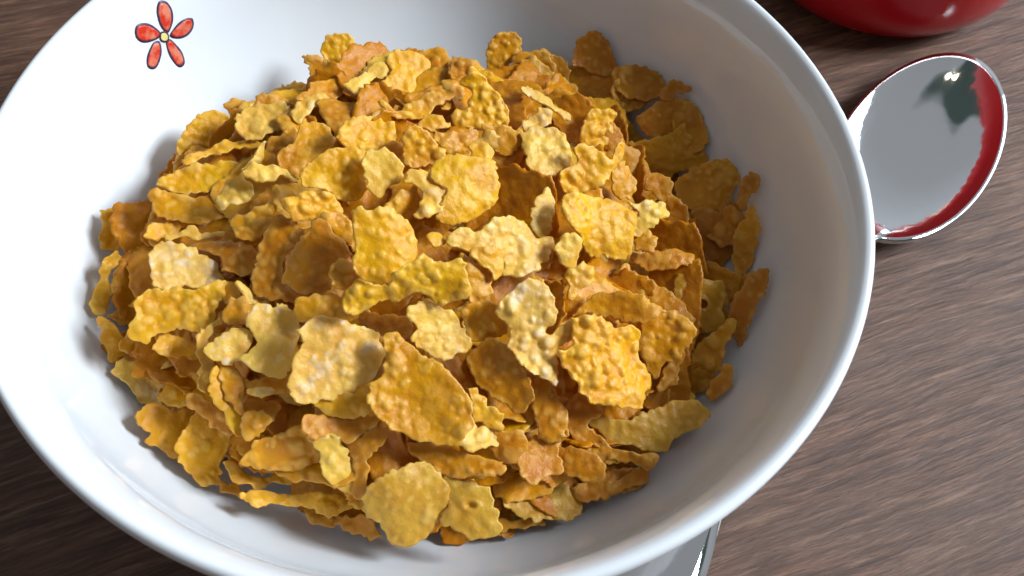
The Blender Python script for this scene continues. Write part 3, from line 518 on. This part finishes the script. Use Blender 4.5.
GRAIN = math.radians(25)
def wood():
    m, nt, b = new_mat('weathered_oak')
    tc = N(nt, 'ShaderNodeTexCoord')
    P0 = mapping(nt, tc.outputs['Object'], (1,1,1), (0,0,-GRAIN))
    warp = noise(nt, P0, 18, 3, .5)
    wv = N(nt, 'ShaderNodeCombineXYZ'); nt.links.new(math_(nt,'MULTIPLY',warp,.006), wv.inputs[1])
    ad = N(nt, 'ShaderNodeVectorMath', operation='ADD'); nt.links.new(P0, ad.inputs[0]); nt.links.new(wv.outputs[0], ad.inputs[1])
    P = ad.outputs[0]
    g1 = noise(nt, mapping(nt, P, (35,230,1)), 1, 5, .62)      # broad growth bands
    g2 = noise(nt, mapping(nt, P, (60,760,1)), 1, 8, .72)     # fibres
    g3 = noise(nt, mapping(nt, P, (160,1500,1)), 1, 6, .75)    # pores
    g4 = noise(nt, mapping(nt, P, (14,60,1)), 1, 3, .5)
    c = ramp(nt, g1, [(.32,(.032,.014,.008)),(.50,(.100,.060,.040)),(.66,(.21,.125,.088))])
    c = mixc(nt, .55, c, ramp(nt, g2, [(.34,(.030,.013,.008)),(.50,(.125,.070,.046)),(.66,(.33,.20,.15))]))
    c = mixc(nt, ramp(nt, g4, [(.38,(0,0,0)),(.66,(.5,.5,.5))]), c, (.13,.095,.085))
    pore = ramp(nt, g3, [(.34,(1,1,1)),(.46,(0,0,0))])
    c = mixc(nt, math_(nt,'MULTIPLY',pore,.6), c, (.03,.017,.012))
    # grey worn fibres
    wf = ramp(nt, noise(nt, mapping(nt, P, (34,430,1)), 1, 8, .75), [(.52,(0,0,0)),(.66,(1,1,1))])
    c = mixc(nt, math_(nt,'MULTIPLY',wf,.60), c, (.37,.29,.24))
    c = mixc(nt, 1.0, c, (.88,.62,.45), 'MULTIPLY')
    nt.links.new(c, b.inputs['Base Color'])
    nt.links.new(ramp(nt, g2, [(.3,(.62,)*3),(.7,(.36,)*3)]), b.inputs['Roughness'])
    b.inputs['Specular IOR Level'].default_value = .5
    h = bump(nt, g2, .6, .0008)
    h = bump(nt, g3, .5, .0003, h)
    h = bump(nt, g1, .3, .001, h)
    nt.links.new(h, b.inputs['Normal'])
    return m
M_WOOD = wood()

# ------------------------------------------------------------------ the table
def table():
    L, Wd, T = 160., 90., 3.
    v = []; f = []
    # rounded-edge slab lying along the grain
    bm = bmesh.new(); bmesh.ops.create_cube(bm, size=1)
    for q in bm.verts: q.co = Vector((q.co.x*L*U, q.co.y*Wd*U, q.co.z*T*U))
    bmesh.ops.bevel(bm, geom=bm.edges[:], offset=.003, segments=2, affect='EDGES')
    me = bpy.data.meshes.new('table'); bm.to_mesh(me); bm.free()
    me.materials.append(M_WOOD)
    o = bpy.data.objects.new('table', me); col.objects.link(o)
    o.location = (0, 0, -T/2*U)
    tag(o, kind='structure')
table()

# ------------------------------------------------------------------ the bowl
ZR = 5.8
WALL = [(0,.75),(3.5,.90),(5.0,1.30),(6.1,1.90),(6.9,2.70),(7.42,3.50),(7.70,4.30),(7.83,4.85),(7.97,5.25),(8.12,5.52)]
def wall_r(z): return float(np.interp(z, [w[1] for w in WALL], [w[0] for w in WALL]))
bowl = empty('cereal_bowl', (0,0,0))
tag(bowl, 'white glazed bowl with a small red flower painted inside, full of cornflakes', 'bowl')
inner = catmull(WALL[1:], .25, False)
rim = [(8.20,5.64),(8.28,5.73),(8.36,5.78),(8.43,5.77),(8.48,5.71),(8.50,5.62),(8.48,5.50),(8.43,5.38)]
outer = catmull([(8.38,5.30),(8.2,4.7),(7.95,3.9),(7.5,3.0),(6.8,2.1),(5.8,1.3),(4.9,.8),(4.35,.55)], .25, False)
foot = [(4.25,.35),(4.2,.08),(4.12,.0),(3.9,.0),(3.8,.08),(3.7,.32),(3.4,.38)]
prof = [(0.0001,.75)] + [tuple(p) for p in inner] + rim + [tuple(p) for p in outer[1:]] + foot
body = lathe('body', prof, M_CER, 256, bowl)
# painted flower, laid a hair proud of the glaze
INN_R = [p[0] for p in inner]; INN_Z = [p[1] for p in inner]
def wall_pt(deg, z, proud):
    r = float(np.interp(z, INN_Z, INN_R)) - proud
    a = math.radians(deg); return (r*math.cos(a), r*math.sin(a), z + proud*.15)
def wall_patch(name, ring, mat, parent, proud, grow=0, thick=.006):
    R = catmull([(a*.137, z) for a, z in ring], .03)      # about cm along the wall
    c = R.mean(0)
    if grow:
        d = R-c; R = c + d*(1 + grow/np.maximum(np.linalg.norm(d,axis=1),.05))[:,None]
    rings = [1, .8, .6, .4, .2]
    v = []; n = len(R)
    for k in rings:
        for p in R: q = c+(p-c)*k; v.append(wall_pt(q[0]/.137, q[1], proud))
    v.append(wall_pt(c[0]/.137, c[1], proud)); f = []
    for i in range(len(rings)-1):
        for j in range(n): f.append((i*n+j, i*n+(j+1)%n, (i+1)*n+(j+1)%n, (i+1)*n+j))
    for j in range(n): f.append(((len(rings)-1)*n+j, (len(rings)-1)*n+(j+1)%n, len(v)-1))
    k = len(v)                                            # skirt back into the wall: the paint has thickness
    for p in R: v.append(wall_pt(p[0]/.137, p[1], proud-thick))
    for j in range(n): f.append((j, k+j, k+(j+1)%n, (j+1)%n))
    return mesh_obj(name, v, f, mat, parent=parent)
FL = FLOWER
flower = None
outl = {}
for key in ('petal top','right','left','bl','br','c'):
    ring = [(a, z+ZR) for a, z in FL[key]]
    if flower is None:
        flower = wall_patch('painted_flower', ring, M_LINE, bowl, .004, .034, .004)
        # the first outline is the flower's own mesh; the rest hang under it
    else:
        wall_patch('petal_outline' if key != 'c' else 'centre_outline', ring, M_LINE, flower, .004 if key != 'c' else .010, .03, .006)
for key in ('petal top','right','left','bl','br'):
    ring = [(a, z+ZR) for a, z in FL[key]]
    wall_patch('petal', ring, M_PETAL, flower, .0075, -.02)
wall_patch('flower_centre', [(a, z+ZR) for a, z in FL['c']], M_YEL, flower, .0135, -.012)

# ------------------------------------------------------------------ cornflakes
def inside(P, pts):
    x, y = pts[:,0], pts[:,1]; n = len(P); r = np.zeros(len(pts), bool)
    for i in range(n):
        x1, y1 = P[i-1]; x2, y2 = P[i]
        c = ((y1 > y) != (y2 > y))
        with np.errstate(divide='ignore', invalid='ignore'):
            xi = (x2-x1)*(y-y1)/(y2-y1)+x1
        r ^= c & (x < xi)
    return r
def edge_dist(P, pts):
    d = np.full(len(pts), 1e9)
    for i in range(len(P)):
        a, b = P[i-1], P[i]; ab = b-a; L = max(ab@ab, 1e-9)
        t = np.clip(((pts-a)@ab)/L, 0, 1)
        d = np.minimum(d, np.linalg.norm(pts-(a+t[:,None]*ab), axis=1))
    return d
def waves(pts, rg, lo, hi, k, amp):
    h = np.zeros(len(pts))
    for _ in range(k):
        w = rg.uniform(lo, hi); a = rg.uniform(0, 2*np.pi)
        h += np.sin(pts@np.array([np.cos(a), np.sin(a)])*w + rg.uniform(0, 6.28))
    return amp*h/np.sqrt(k)
def flake_mesh(poly, rg, step=.036, curl=1.0, blister=1.0, hole=None, rag=1.0):
    dent = None
    if hole and hole[2] < .09: dent, hole = hole, None      # a burst blister, not a hole right through
    P = catmull(poly, .05)
    n = len(P)
    # ragged, nibbled outline
    T = np.roll(P,-1,0)-np.roll(P,1,0); Nn = np.stack([T[:,1],-T[:,0]],-1); Nn /= np.maximum(np.linalg.norm(Nn,axis=1),1e-6)[:,None]
    s = np.linspace(0, 2*np.pi, n, endpoint=False)
    per = n*.05
    d = np.zeros(n)
    for kk in range(2, max(4, int(per/.11))):
        d += .030*rg.normal()*np.sin(kk*s+rg.uniform(0,6.28))*(2.5/(kk+1.5))
    msk = np.clip(np.sin(s*rg.integers(2,5)+rg.uniform(0,6.28))+.3, 0, 1)   # part of the edge is broken, part smooth
    d += msk*rg.normal(0, .016, n)
    P = P + Nn*(d*rag)[:,None]
    lo, hi = P.min(0), P.max(0)
    gx = np.arange(lo[0], hi[0], step); gy = np.arange(lo[1], hi[1], step*.87)
    G = np.array([(x + (step/2 if j % 2 else 0), y) for j, y in enumerate(gy) for x in gx])
    G = G + rg.uniform(-.15, .15, G.shape)*step
    G = G[inside(P, G)]
    if len(G): G = G[edge_dist(P, G) > step*.45]
    loops = [list(range(n))]
    pts = [tuple(p) for p in P]
    if hole:
        hx, hy, hr = hole; hn = 16
        H = np.array([(hx+hr*1.25*np.cos(t), hy+hr*np.sin(t)) for t in np.linspace(0, 2*np.pi, hn, endpoint=False)])
        G = G[np.hypot(G[:,0]-hx, G[:,1]-hy) > hr*1.5]
        hb = len(pts); pts += [tuple(p) for p in H]
    pts += [tuple(p) for p in G]
    vo, ed, fo, _, _, _ = delaunay_2d_cdt([Vector(p) for p in pts], [(i,(i+1)%n) for i in range(n)], [], 0, 1e-6)
    V = np.array([(v.x, v.y) for v in vo])
    F = np.array([f for f in fo if len(f) == 3])
    cen = V[F].mean(1); keep = inside(P, cen)
    if hole: keep &= ((cen[:,0]-hx)/1.25)**2+(cen[:,1]-hy)**2 > (hr*.96)**2
    F = F[keep]
    A = V[F]; ar = np.cross(A[:,1]-A[:,0], A[:,2]-A[:,0]); F[ar < 0] = F[ar < 0][:, ::-1]; F = F[np.abs(ar) > 1e-7]
    used = np.unique(F); mp = -np.ones(len(V), int); mp[used] = np.arange(len(used)); V = V[used]; F = mp[F]
    size = np.linalg.norm(hi-lo)
    ed_ = edge_dist(P, V)
    # the lie of the flake: a gentle roll, a wrinkle or two and puffed blisters
    a = rg.uniform(0, np.pi); u = V@np.array([np.cos(a), np.sin(a)]); w = V@np.array([-np.sin(a), np.cos(a)])
    z = curl*(rg.uniform(-.12,.24)*u*u + rg.uniform(-.08,.10)*w*w)
    z += curl*waves(V, rg, 2.2, 5.0, 4, .062)
    z += waves(V, rg, 7, 14, 5, .011)
    z += waves(V, rg, 16, 34, 7, .0075)
    area = size*size*.5; puff = np.zeros(len(V)); bl = np.zeros(len(V))
    for _ in range(int(area*26*blister)+4):
        c = rg.uniform(lo, hi); r = rg.choice([.055,.07,.085,.11,.16], p=[.34,.28,.2,.12,.06]); dv = V-c
        a2 = rg.uniform(0, np.pi); st = rg.uniform(1, 1.5); du = dv[:,0]*np.cos(a2)+dv[:,1]*np.sin(a2); dw = -dv[:,0]*np.sin(a2)+dv[:,1]*np.cos(a2)
        q = 1-(du*du/(st*st)+dw*dw)/(r*r); hh = rg.uniform(.16,.46)
        q = np.clip(q, 0, 1); q = q*q*(3-2*q)
        bl = np.maximum(bl, np.sqrt(q)*r*hh); puff = np.maximum(puff, q*min(1, hh*3))
    m_ = np.clip(.95+waves(V, rg, 1.2, 3.2, 3, .45), .25, 1.4); bl = bl*m_; puff = puff*np.clip(m_,0,1)
    z += bl*min(blister, 1.5)
    if dent:
        dd = np.hypot((V[:,0]-dent[0])/1.5, V[:,1]-dent[1]); z += .035*np.exp(-((dd-.085)/.03)**2) - .07*np.exp(-(dd/.06)**2)
    if hole:
        dh = np.hypot(V[:,0]-hx, V[:,1]-hy); z += .05*np.exp(-((dh-hr)/.05)**2); puff = np.maximum(puff, np.exp(-((dh-hr)/.05)**2))
    th = .019+.014*np.clip(ed_/.12, 0, 1)
    nv = len(V)
    top = np.column_stack([V, z+th]); bot = np.column_stack([V, z-th-bl*.1])
    faces = [tuple(f) for f in F.tolist()] + [(f[2]+nv, f[1]+nv, f[0]+nv) for f in F.tolist()]
    # close the edge
    e = {}
    for f in F.tolist():
        for i in range(3):
            k = (f[i], f[(i+1)%3]); e[k] = e.get(k, 0)+1
    for (i, j) in e:
        if (j, i) not in e: faces.append((j, i, i+nv, j+nv))
    VV = np.vstack([top, bot])
    me = bpy.data.meshes.new('cornflake')
    me.from_pydata((VV*U).tolist(), [], faces); me.update()
    me.polygons.foreach_set('use_smooth', [True]*len(me.polygons))
    for nm, arr in (('puff', np.concatenate([puff, puff*.6])), ('edge', np.tile(np.clip(1-ed_/.10, 0, 1), 2))):
        at = me.attributes.new(nm, 'FLOAT', 'POINT'); at.data.foreach_set('value', arr.astype(np.float32))
    me.materials.append(M_FLAKE)
    return me
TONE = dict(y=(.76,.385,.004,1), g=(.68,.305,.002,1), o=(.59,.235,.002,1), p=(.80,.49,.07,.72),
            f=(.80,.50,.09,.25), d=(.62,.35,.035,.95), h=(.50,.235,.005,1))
def frame(n, spin=0):
    n = Vector(n).normalized(); ax = Vector((0,1,0)).cross(n).normalized(); ay = n.cross(ax)
    m = Matrix((ax, ay, n)).transposed().to_4x4()
    return m @ Matrix.Rotation(spin, 4, 'Z')
def jitter(c, rg, s=.06):
    k = 1+rg.uniform(-s, s); g = 1+rg.uniform(-s, s)*.8
    return (min(1,c[0]*k), min(1,c[1]*k*g), c[2]*k*(1+rg.uniform(-2*s, 2*s)), c[3])
heroes = []
for i, (c, n, tone, poly, lab, hole) in enumerate(FLAKES):
    rg = np.random.default_rng(100+i)
    bl = {'y':1.25,'f':1.2,'p':.9,'d':.45,'o':.7,'h':.4}.get(tone, 1.0)*rg.uniform(.55,1.25)
    me = flake_mesh(poly, rg, blister=bl, hole=hole)
    o = bpy.data.objects.new('cornflake', me); col.objects.link(o)
    o.matrix_world = Matrix.Translation(Vector(c)*U) @ frame(n)
    o.color = jitter(TONE[tone], rg)
    tag(o, lab, 'cornflake', 'cornflakes heaped in the bowl')
    heroes.append(o)

# ordinary flakes filling the heap between and under them
def mound(x, y): return ZR-1.08-.040*((x+.4)**2+(y+.2)**2)-.010*max(0, x-1)**2-.04*max(0, x-1)*max(0, y)
def hull(P):
    P = sorted(map(tuple, P)); 
    def half(Q):
        h = []
        for p in Q:
            while len(h) > 1 and (h[-1][0]-h[-2][0])*(p[1]-h[-2][1])-(h[-1][1]-h[-2][1])*(p[0]-h[-2][0]) <= 0: h.pop()
            h.append(p)
        return h[:-1]
    return np.array(half(P)+half(P[::-1]))
HULL = hull(np.concatenate([np.array([(h.matrix_world @ h.data.vertices[k].co)[:2] for k in range(0, len(h.data.vertices), 11)])/U for h in heroes]))
pool = []
for i in range(16):
    rg = np.random.default_rng(900+i)
    a = rg.uniform(.75,1.25); b = a*rg.uniform(.6,.95)
    k = 9; ang = np.linspace(0, 2*np.pi, k, endpoint=False)+rg.uniform(-.2,.2,k)
    rad = rg.uniform(.78,1.12,k)
    pool.append(flake_mesh([(a*r*math.cos(t), b*r*math.sin(t)) for r, t in zip(rad, ang)], rg, step=.055, curl=1.3, blister=.75, rag=1.3))
def place_ok(mat, me):
    pts = [mat @ me.vertices[k].co for k in range(0, len(me.vertices), 9)]
    q = np.array([(p.x, p.y) for p in pts])/U
    if mat.translation.y/U > 3.4 and edge_dist(HULL, q).min() < .5: return False
    if not inside(HULL, q).all() or edge_dist(HULL, q).min() < (.20 if q[:,1].min() > -4.4 else .42): return False
    for p in pts:
        if math.hypot(p.x, p.y)/U > wall_r(p.z/U)-.06: return False
    return True
rg = np.random.default_rng(5)
def scatter(count, depth_lo, depth_hi, tilt, rmax):
    out = []; tries = 0
    ga = math.pi*(3-math.sqrt(5)); i = 0
    while len(out) < count and tries < count*60:
        tries += 1; i += 1
        # low-discrepancy points spread the flakes evenly over the disc
        r = rmax*math.sqrt((i*.7548776662) % 1); t = 2*math.pi*((i*.5698402910) % 1)
        x, y = r*math.cos(t)+.05, r*math.sin(t)
        z = mound(x, y) - rg.uniform(depth_lo, depth_hi)
        me = pool[rg.integers(len(pool))]
        tt = rg.uniform(0, tilt); ta = rg.uniform(0, 2*np.pi)
        n = Vector((math.sin(tt)*math.cos(ta)+.12, math.sin(tt)*math.sin(ta)-.15, math.cos(tt)))
        sp, sz = rg.uniform(0, 6.28), rg.uniform(.92,1.2)
        for f_ in (1, .75, .55):                           # smaller pieces fit where the heap meets the wall
            m = Matrix.Translation(Vector((x,y,z))*U) @ frame(n, sp) @ Matrix.Scale(sz*f_, 4)
            ok = place_ok(m, me)
            if ok: break
        if not ok: continue
        out.append((m, me))
    return out
FILL_SKIP = set()
for k, (m, me) in enumerate(scatter(148, .36, .90, .55, 7.2)):
    if k in FILL_SKIP: continue
    o = bpy.data.objects.new('cornflake', me); col.objects.link(o); o.matrix_world = m
    o.color = jitter(TONE['gyogydg'[k % 7]], rg, .1)
    tag(o, 'golden brown cornflake mostly buried under the larger flakes of the heap', 'cornflake', 'cornflakes buried in the heap')
# the body of the heap below the flakes one can see
V = []; F = []
lowp = []
for me in pool[:6]:
    v = np.array([q.co[:] for q in me.vertices]); lowp.append((v, [tuple(p.vertices) for p in me.polygons]))
for m, me in scatter(330, .42, 1.7, .7, 7.1):
    v, f = lowp[rg.integers(6)]
    mm = np.array(m); b0 = len(V); V.extend((v@mm[:3,:3].T + mm[:3,3]).tolist())
    F.extend([tuple(b0+i for i in q) for q in f])
me = bpy.data.meshes.new('cornflake_heap'); me.from_pydata(V, [], F); me.update()
me.polygons.foreach_set('use_smooth', [True]*len(me.polygons)); me.materials.append(M_FLAKE)
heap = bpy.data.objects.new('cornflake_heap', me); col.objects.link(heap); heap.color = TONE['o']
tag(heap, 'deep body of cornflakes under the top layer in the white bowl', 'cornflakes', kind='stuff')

# ------------------------------------------------------------------ the spoon
SP_A = math.radians(58.7)
spoon = empty('spoon', (12.35-math.cos(SP_A)*3.95, 6.28-math.sin(SP_A)*3.95, 0), SP_A)
tag(spoon, 'polished steel spoon lying on the table right of the bowl, handle running under its rim', 'spoon')
def spoon_bowl():
    # bowl runs from x = 0 (neck) to x = 7 (tip), open upward
    NU, NV = 48, 24; L, Wd, Dp, T = 8.0, 1.97, .37, .12
    def half_w(t):                          # outline, widest a little before the middle
        return Wd*math.sqrt(max(0, 1-(2*t-1)**2))*(1+.05*(1-2*t))
    def rimz(t): return .72 + .16*(1-t)**2 - .04*t
    top = []; 
    cx_ = L/2
    for j in range(NV+1):
        rr = j/NV
        for i in range(NU*2):
            th = math.pi*i/NU
            ex = .5+.5*math.cos(th)
            t = max(0.0, min(1.0, ex))
            x = L*t; y = math.copysign(1, math.sin(th))*half_w(t) if 0 < t < 1 else 0
            X = cx_+(x-cx_)*rr; Y = y*rr
            z = rimz(X/L) - Dp*(1-rr**2.7)
            top.append((X, Y, z))
    nn = NU*2; v = list(top); off = len(v)
    for (x, y, z) in top: v.append((x, y, z-T))
    f = []
    for j in range(NV):
        for i in range(nn):
            k = (i+1) % nn; a, b, c, d = j*nn+i, j*nn+k, (j+1)*nn+k, (j+1)*nn+i
            f.append((a, d, c, b)); f.append((a+off, b+off, c+off, d+off))
    for i in range(nn):
        k = (i+1) % nn; f.append((NV*nn+i, NV*nn+i+off, NV*nn+k+off, NV*nn+k))
    o = mesh_obj('bowl', v, f, M_STEEL, parent=spoon)
    me = o.data; bm = bmesh.new(); bm.from_mesh(me); bmesh.ops.remove_doubles(bm, verts=bm.verts, dist=1e-5)
    bmesh.ops.recalc_face_normals(bm, faces=bm.faces)
    for fc in bm.faces: fc.smooth = True
    bm.to_mesh(me); bm.free()
    return o
spoon_bowl()
def spoon_handle():
    # (x, half width, z of the middle, half thickness)
    st = catmull([(.6,.62,.74,.09),(.1,.42,.86,.13),(-.6,.34,1.05,.17),(-2.0,.33,1.22,.17),(-4.5,.36,1.12,.15),(-6.2,.42,.70,.14),(-7.2,.50,.52,.13),(-8.3,.70,.42,.13),(-9.6,1.04,.38,.13),(-10.8,1.20,.39,.12),(-11.9,1.08,.43,.11),(-12.6,.66,.47,.09),(-12.85,.2,.48,.08)], .15, False)
    cs = [(1,-.6),(1,-.25),(.94,.30),(.86,.66),(.70,1),(.4,.93),(0,.9),(-.4,.93),(-.74,1),(-.84,.74),(-.93,.40),(-1,.05),(-1,-.6),(-.74,-1),(0,-1),(.74,-1)]; sharp = (0,1,4,8,11,12)
    v = []; f = []; n = len(cs)
    for x, w, z, t in st:
        tw = .11*min(1, max(0, -x-2)/6)                   # the handle is rolled a few degrees outward
        for a, b in cs: v.append((x, a*w, z+b*t+tw*a*w))
    for i in range(len(st)-1):
        for j in range(n):
            k = (j+1) % n; f.append((i*n+j, (i+1)*n+j, (i+1)*n+k, i*n+k))
    f.append(tuple(range(n))); f.append(tuple(range(len(v)-1, len(v)-n-1, -1)))
    o = mesh_obj('handle', v, f, M_STEEL, parent=spoon)
    bm = bmesh.new(); bm.from_mesh(o.data); bmesh.ops.recalc_face_normals(bm, faces=bm.faces)
    for fc in bm.faces: fc.smooth = True
    for e in bm.edges:                                   # crisp bevels run the length of the handle
        a, b = sorted(v.index for v in e.verts)
        if b-a == n and a % n in sharp: e.smooth = False
    bm.to_mesh(o.data); bm.free()
spoon_handle()

# ------------------------------------------------------------------ the red dish
dish = catmull([(2.9,.25),(3.1,.04),(3.4,.0),(3.65,.12),(3.95,.42),(4.25,.9),(4.42,1.5),(4.52,2.4),(4.56,3.62),(4.50,3.78),(4.40,3.72),(4.28,2.4),(3.9,1.4),(3.2,.8),(2.4,.5)], .2, False)
red = lathe('red_dish', [tuple(p) for p in dish], M_RED, 200, None, (12.35, 14.6, 0))
tag(red, 'glossy red round dish on the table beyond the spoon, cut off by the top edge', 'dish')

# ------------------------------------------------------------------ light
w = bpy.data.worlds.new('World'); scene.world = w; w.use_nodes = True
nt = w.node_tree; bg = nt.nodes['Background']
tc = N(nt, 'ShaderNodeTexCoord'); sep = N(nt, 'ShaderNodeSeparateXYZ'); nt.links.new(tc.outputs['Generated'], sep.inputs[0])
# a dim room: dark floor and dark walls behind the photographer, pale ceiling, a bluish bright side
# with the windows ahead and to the right, deep green curtains here and there
up = ramp(nt, math_(nt, 'MULTIPLY_ADD', sep.outputs['Z'], .5), [(.0,(.04,.03,.025)),(.49,(.07,.06,.052)),(.6,(.12,.11,.105)),(1.,(.17,.18,.195))])
dt = N(nt, 'ShaderNodeVectorMath', operation='DOT_PRODUCT'); nt.links.new(tc.outputs['Generated'], dt.inputs[0]); dt.inputs[1].default_value = (.40,.88,.25)
fw = ramp(nt, dt.outputs['Value'], [(.05,(0,0,0)),(.90,(1,1,1))], 'EASE')
zz = ramp(nt, sep.outputs['Z'], [(.0,(.25,.25,.25)),(.06,(1,1,1)),(.34,(1,1,1)),(.60,(.38,.38,.38)),(.9,(.2,.2,.2))])
k = mixc(nt, 1.0, fw, zz, 'MULTIPLY')
c0 = mixc(nt, k, up, (.34,.38,.43))
sidev = noise(nt, mapping(nt, tc.outputs['Generated'], (1.5,1.5,.45)), 1.6, 1, .3)
side = ramp(nt, sidev, [(.57,(1,1,1)),(.60,(.16,.23,.20))])
room = mixc(nt, 1.0, c0, side, 'MULTIPLY')
nt.links.new(room, bg.inputs['Color']); bg.inputs['Strength'].default_value = WORLD
def area(name, loc, target, sx, sy, power, color):
    l = bpy.data.lights.new(name, 'AREA'); l.shape = 'RECTANGLE'; l.size = sx; l.size_y = sy; l.energy = power; l.color = color
    o = bpy.data.objects.new(name, l); col.objects.link(o); o.location = loc
    d = Vector(target)-Vector(loc); o.rotation_euler = d.to_track_quat('-Z', 'Y').to_euler(); return o
el, az, dist = math.radians(EL), math.radians(AZ), 1.6
area('window_light', (dist*math.cos(el)*math.cos(az), dist*math.cos(el)*math.sin(az), .05+dist*math.sin(el)), (0,0,.05), .50, .38, POWER, (.84,.93,1.0))
el2, az2 = math.radians(19), math.radians(26)
area('far_window_light', (2*math.cos(el2)*math.cos(az2), 2*math.cos(el2)*math.sin(az2), .05+2*math.sin(el2)), (0,0,.05), 1.1, .8, POWER2, (.72,.86,1.0))
for dx in (0, .05):
    p = bpy.data.lights.new('ceiling_lamp', 'POINT'); p.energy = .5; p.shadow_soft_size = .014; p.color = (1,.86,.66)
    o = bpy.data.objects.new('ceiling_lamp', p); col.objects.link(o); o.location = (.44+dx, .52-dx*.4, .80)

# ------------------------------------------------------------------ camera
cam = bpy.data.cameras.new('camera'); co = bpy.data.objects.new('camera', cam); col.objects.link(co)
fwd = Vector((0,.54641131,-.83751697)); up_ = Vector((-.08151291,.83472996,.54459301)); rt = Vector((.99667229,.06826844,.04453957))
co.matrix_world = Matrix.Translation(Vector((1.74310335,-12.38508587,20.5377373+0))*U) @ Matrix((rt, up_, -fwd)).transposed().to_4x4()
cam.sensor_width = 36; cam.lens = 1000/1024*36; cam.clip_start = .005; cam.clip_end = 20
cam.dof.use_dof = True; cam.dof.focus_distance = .205; cam.dof.aperture_fstop = 38
scene.camera = co
scene.view_settings.view_transform = 'Standard'; scene.view_settings.look = 'None'
scene.view_settings.exposure = EXPO
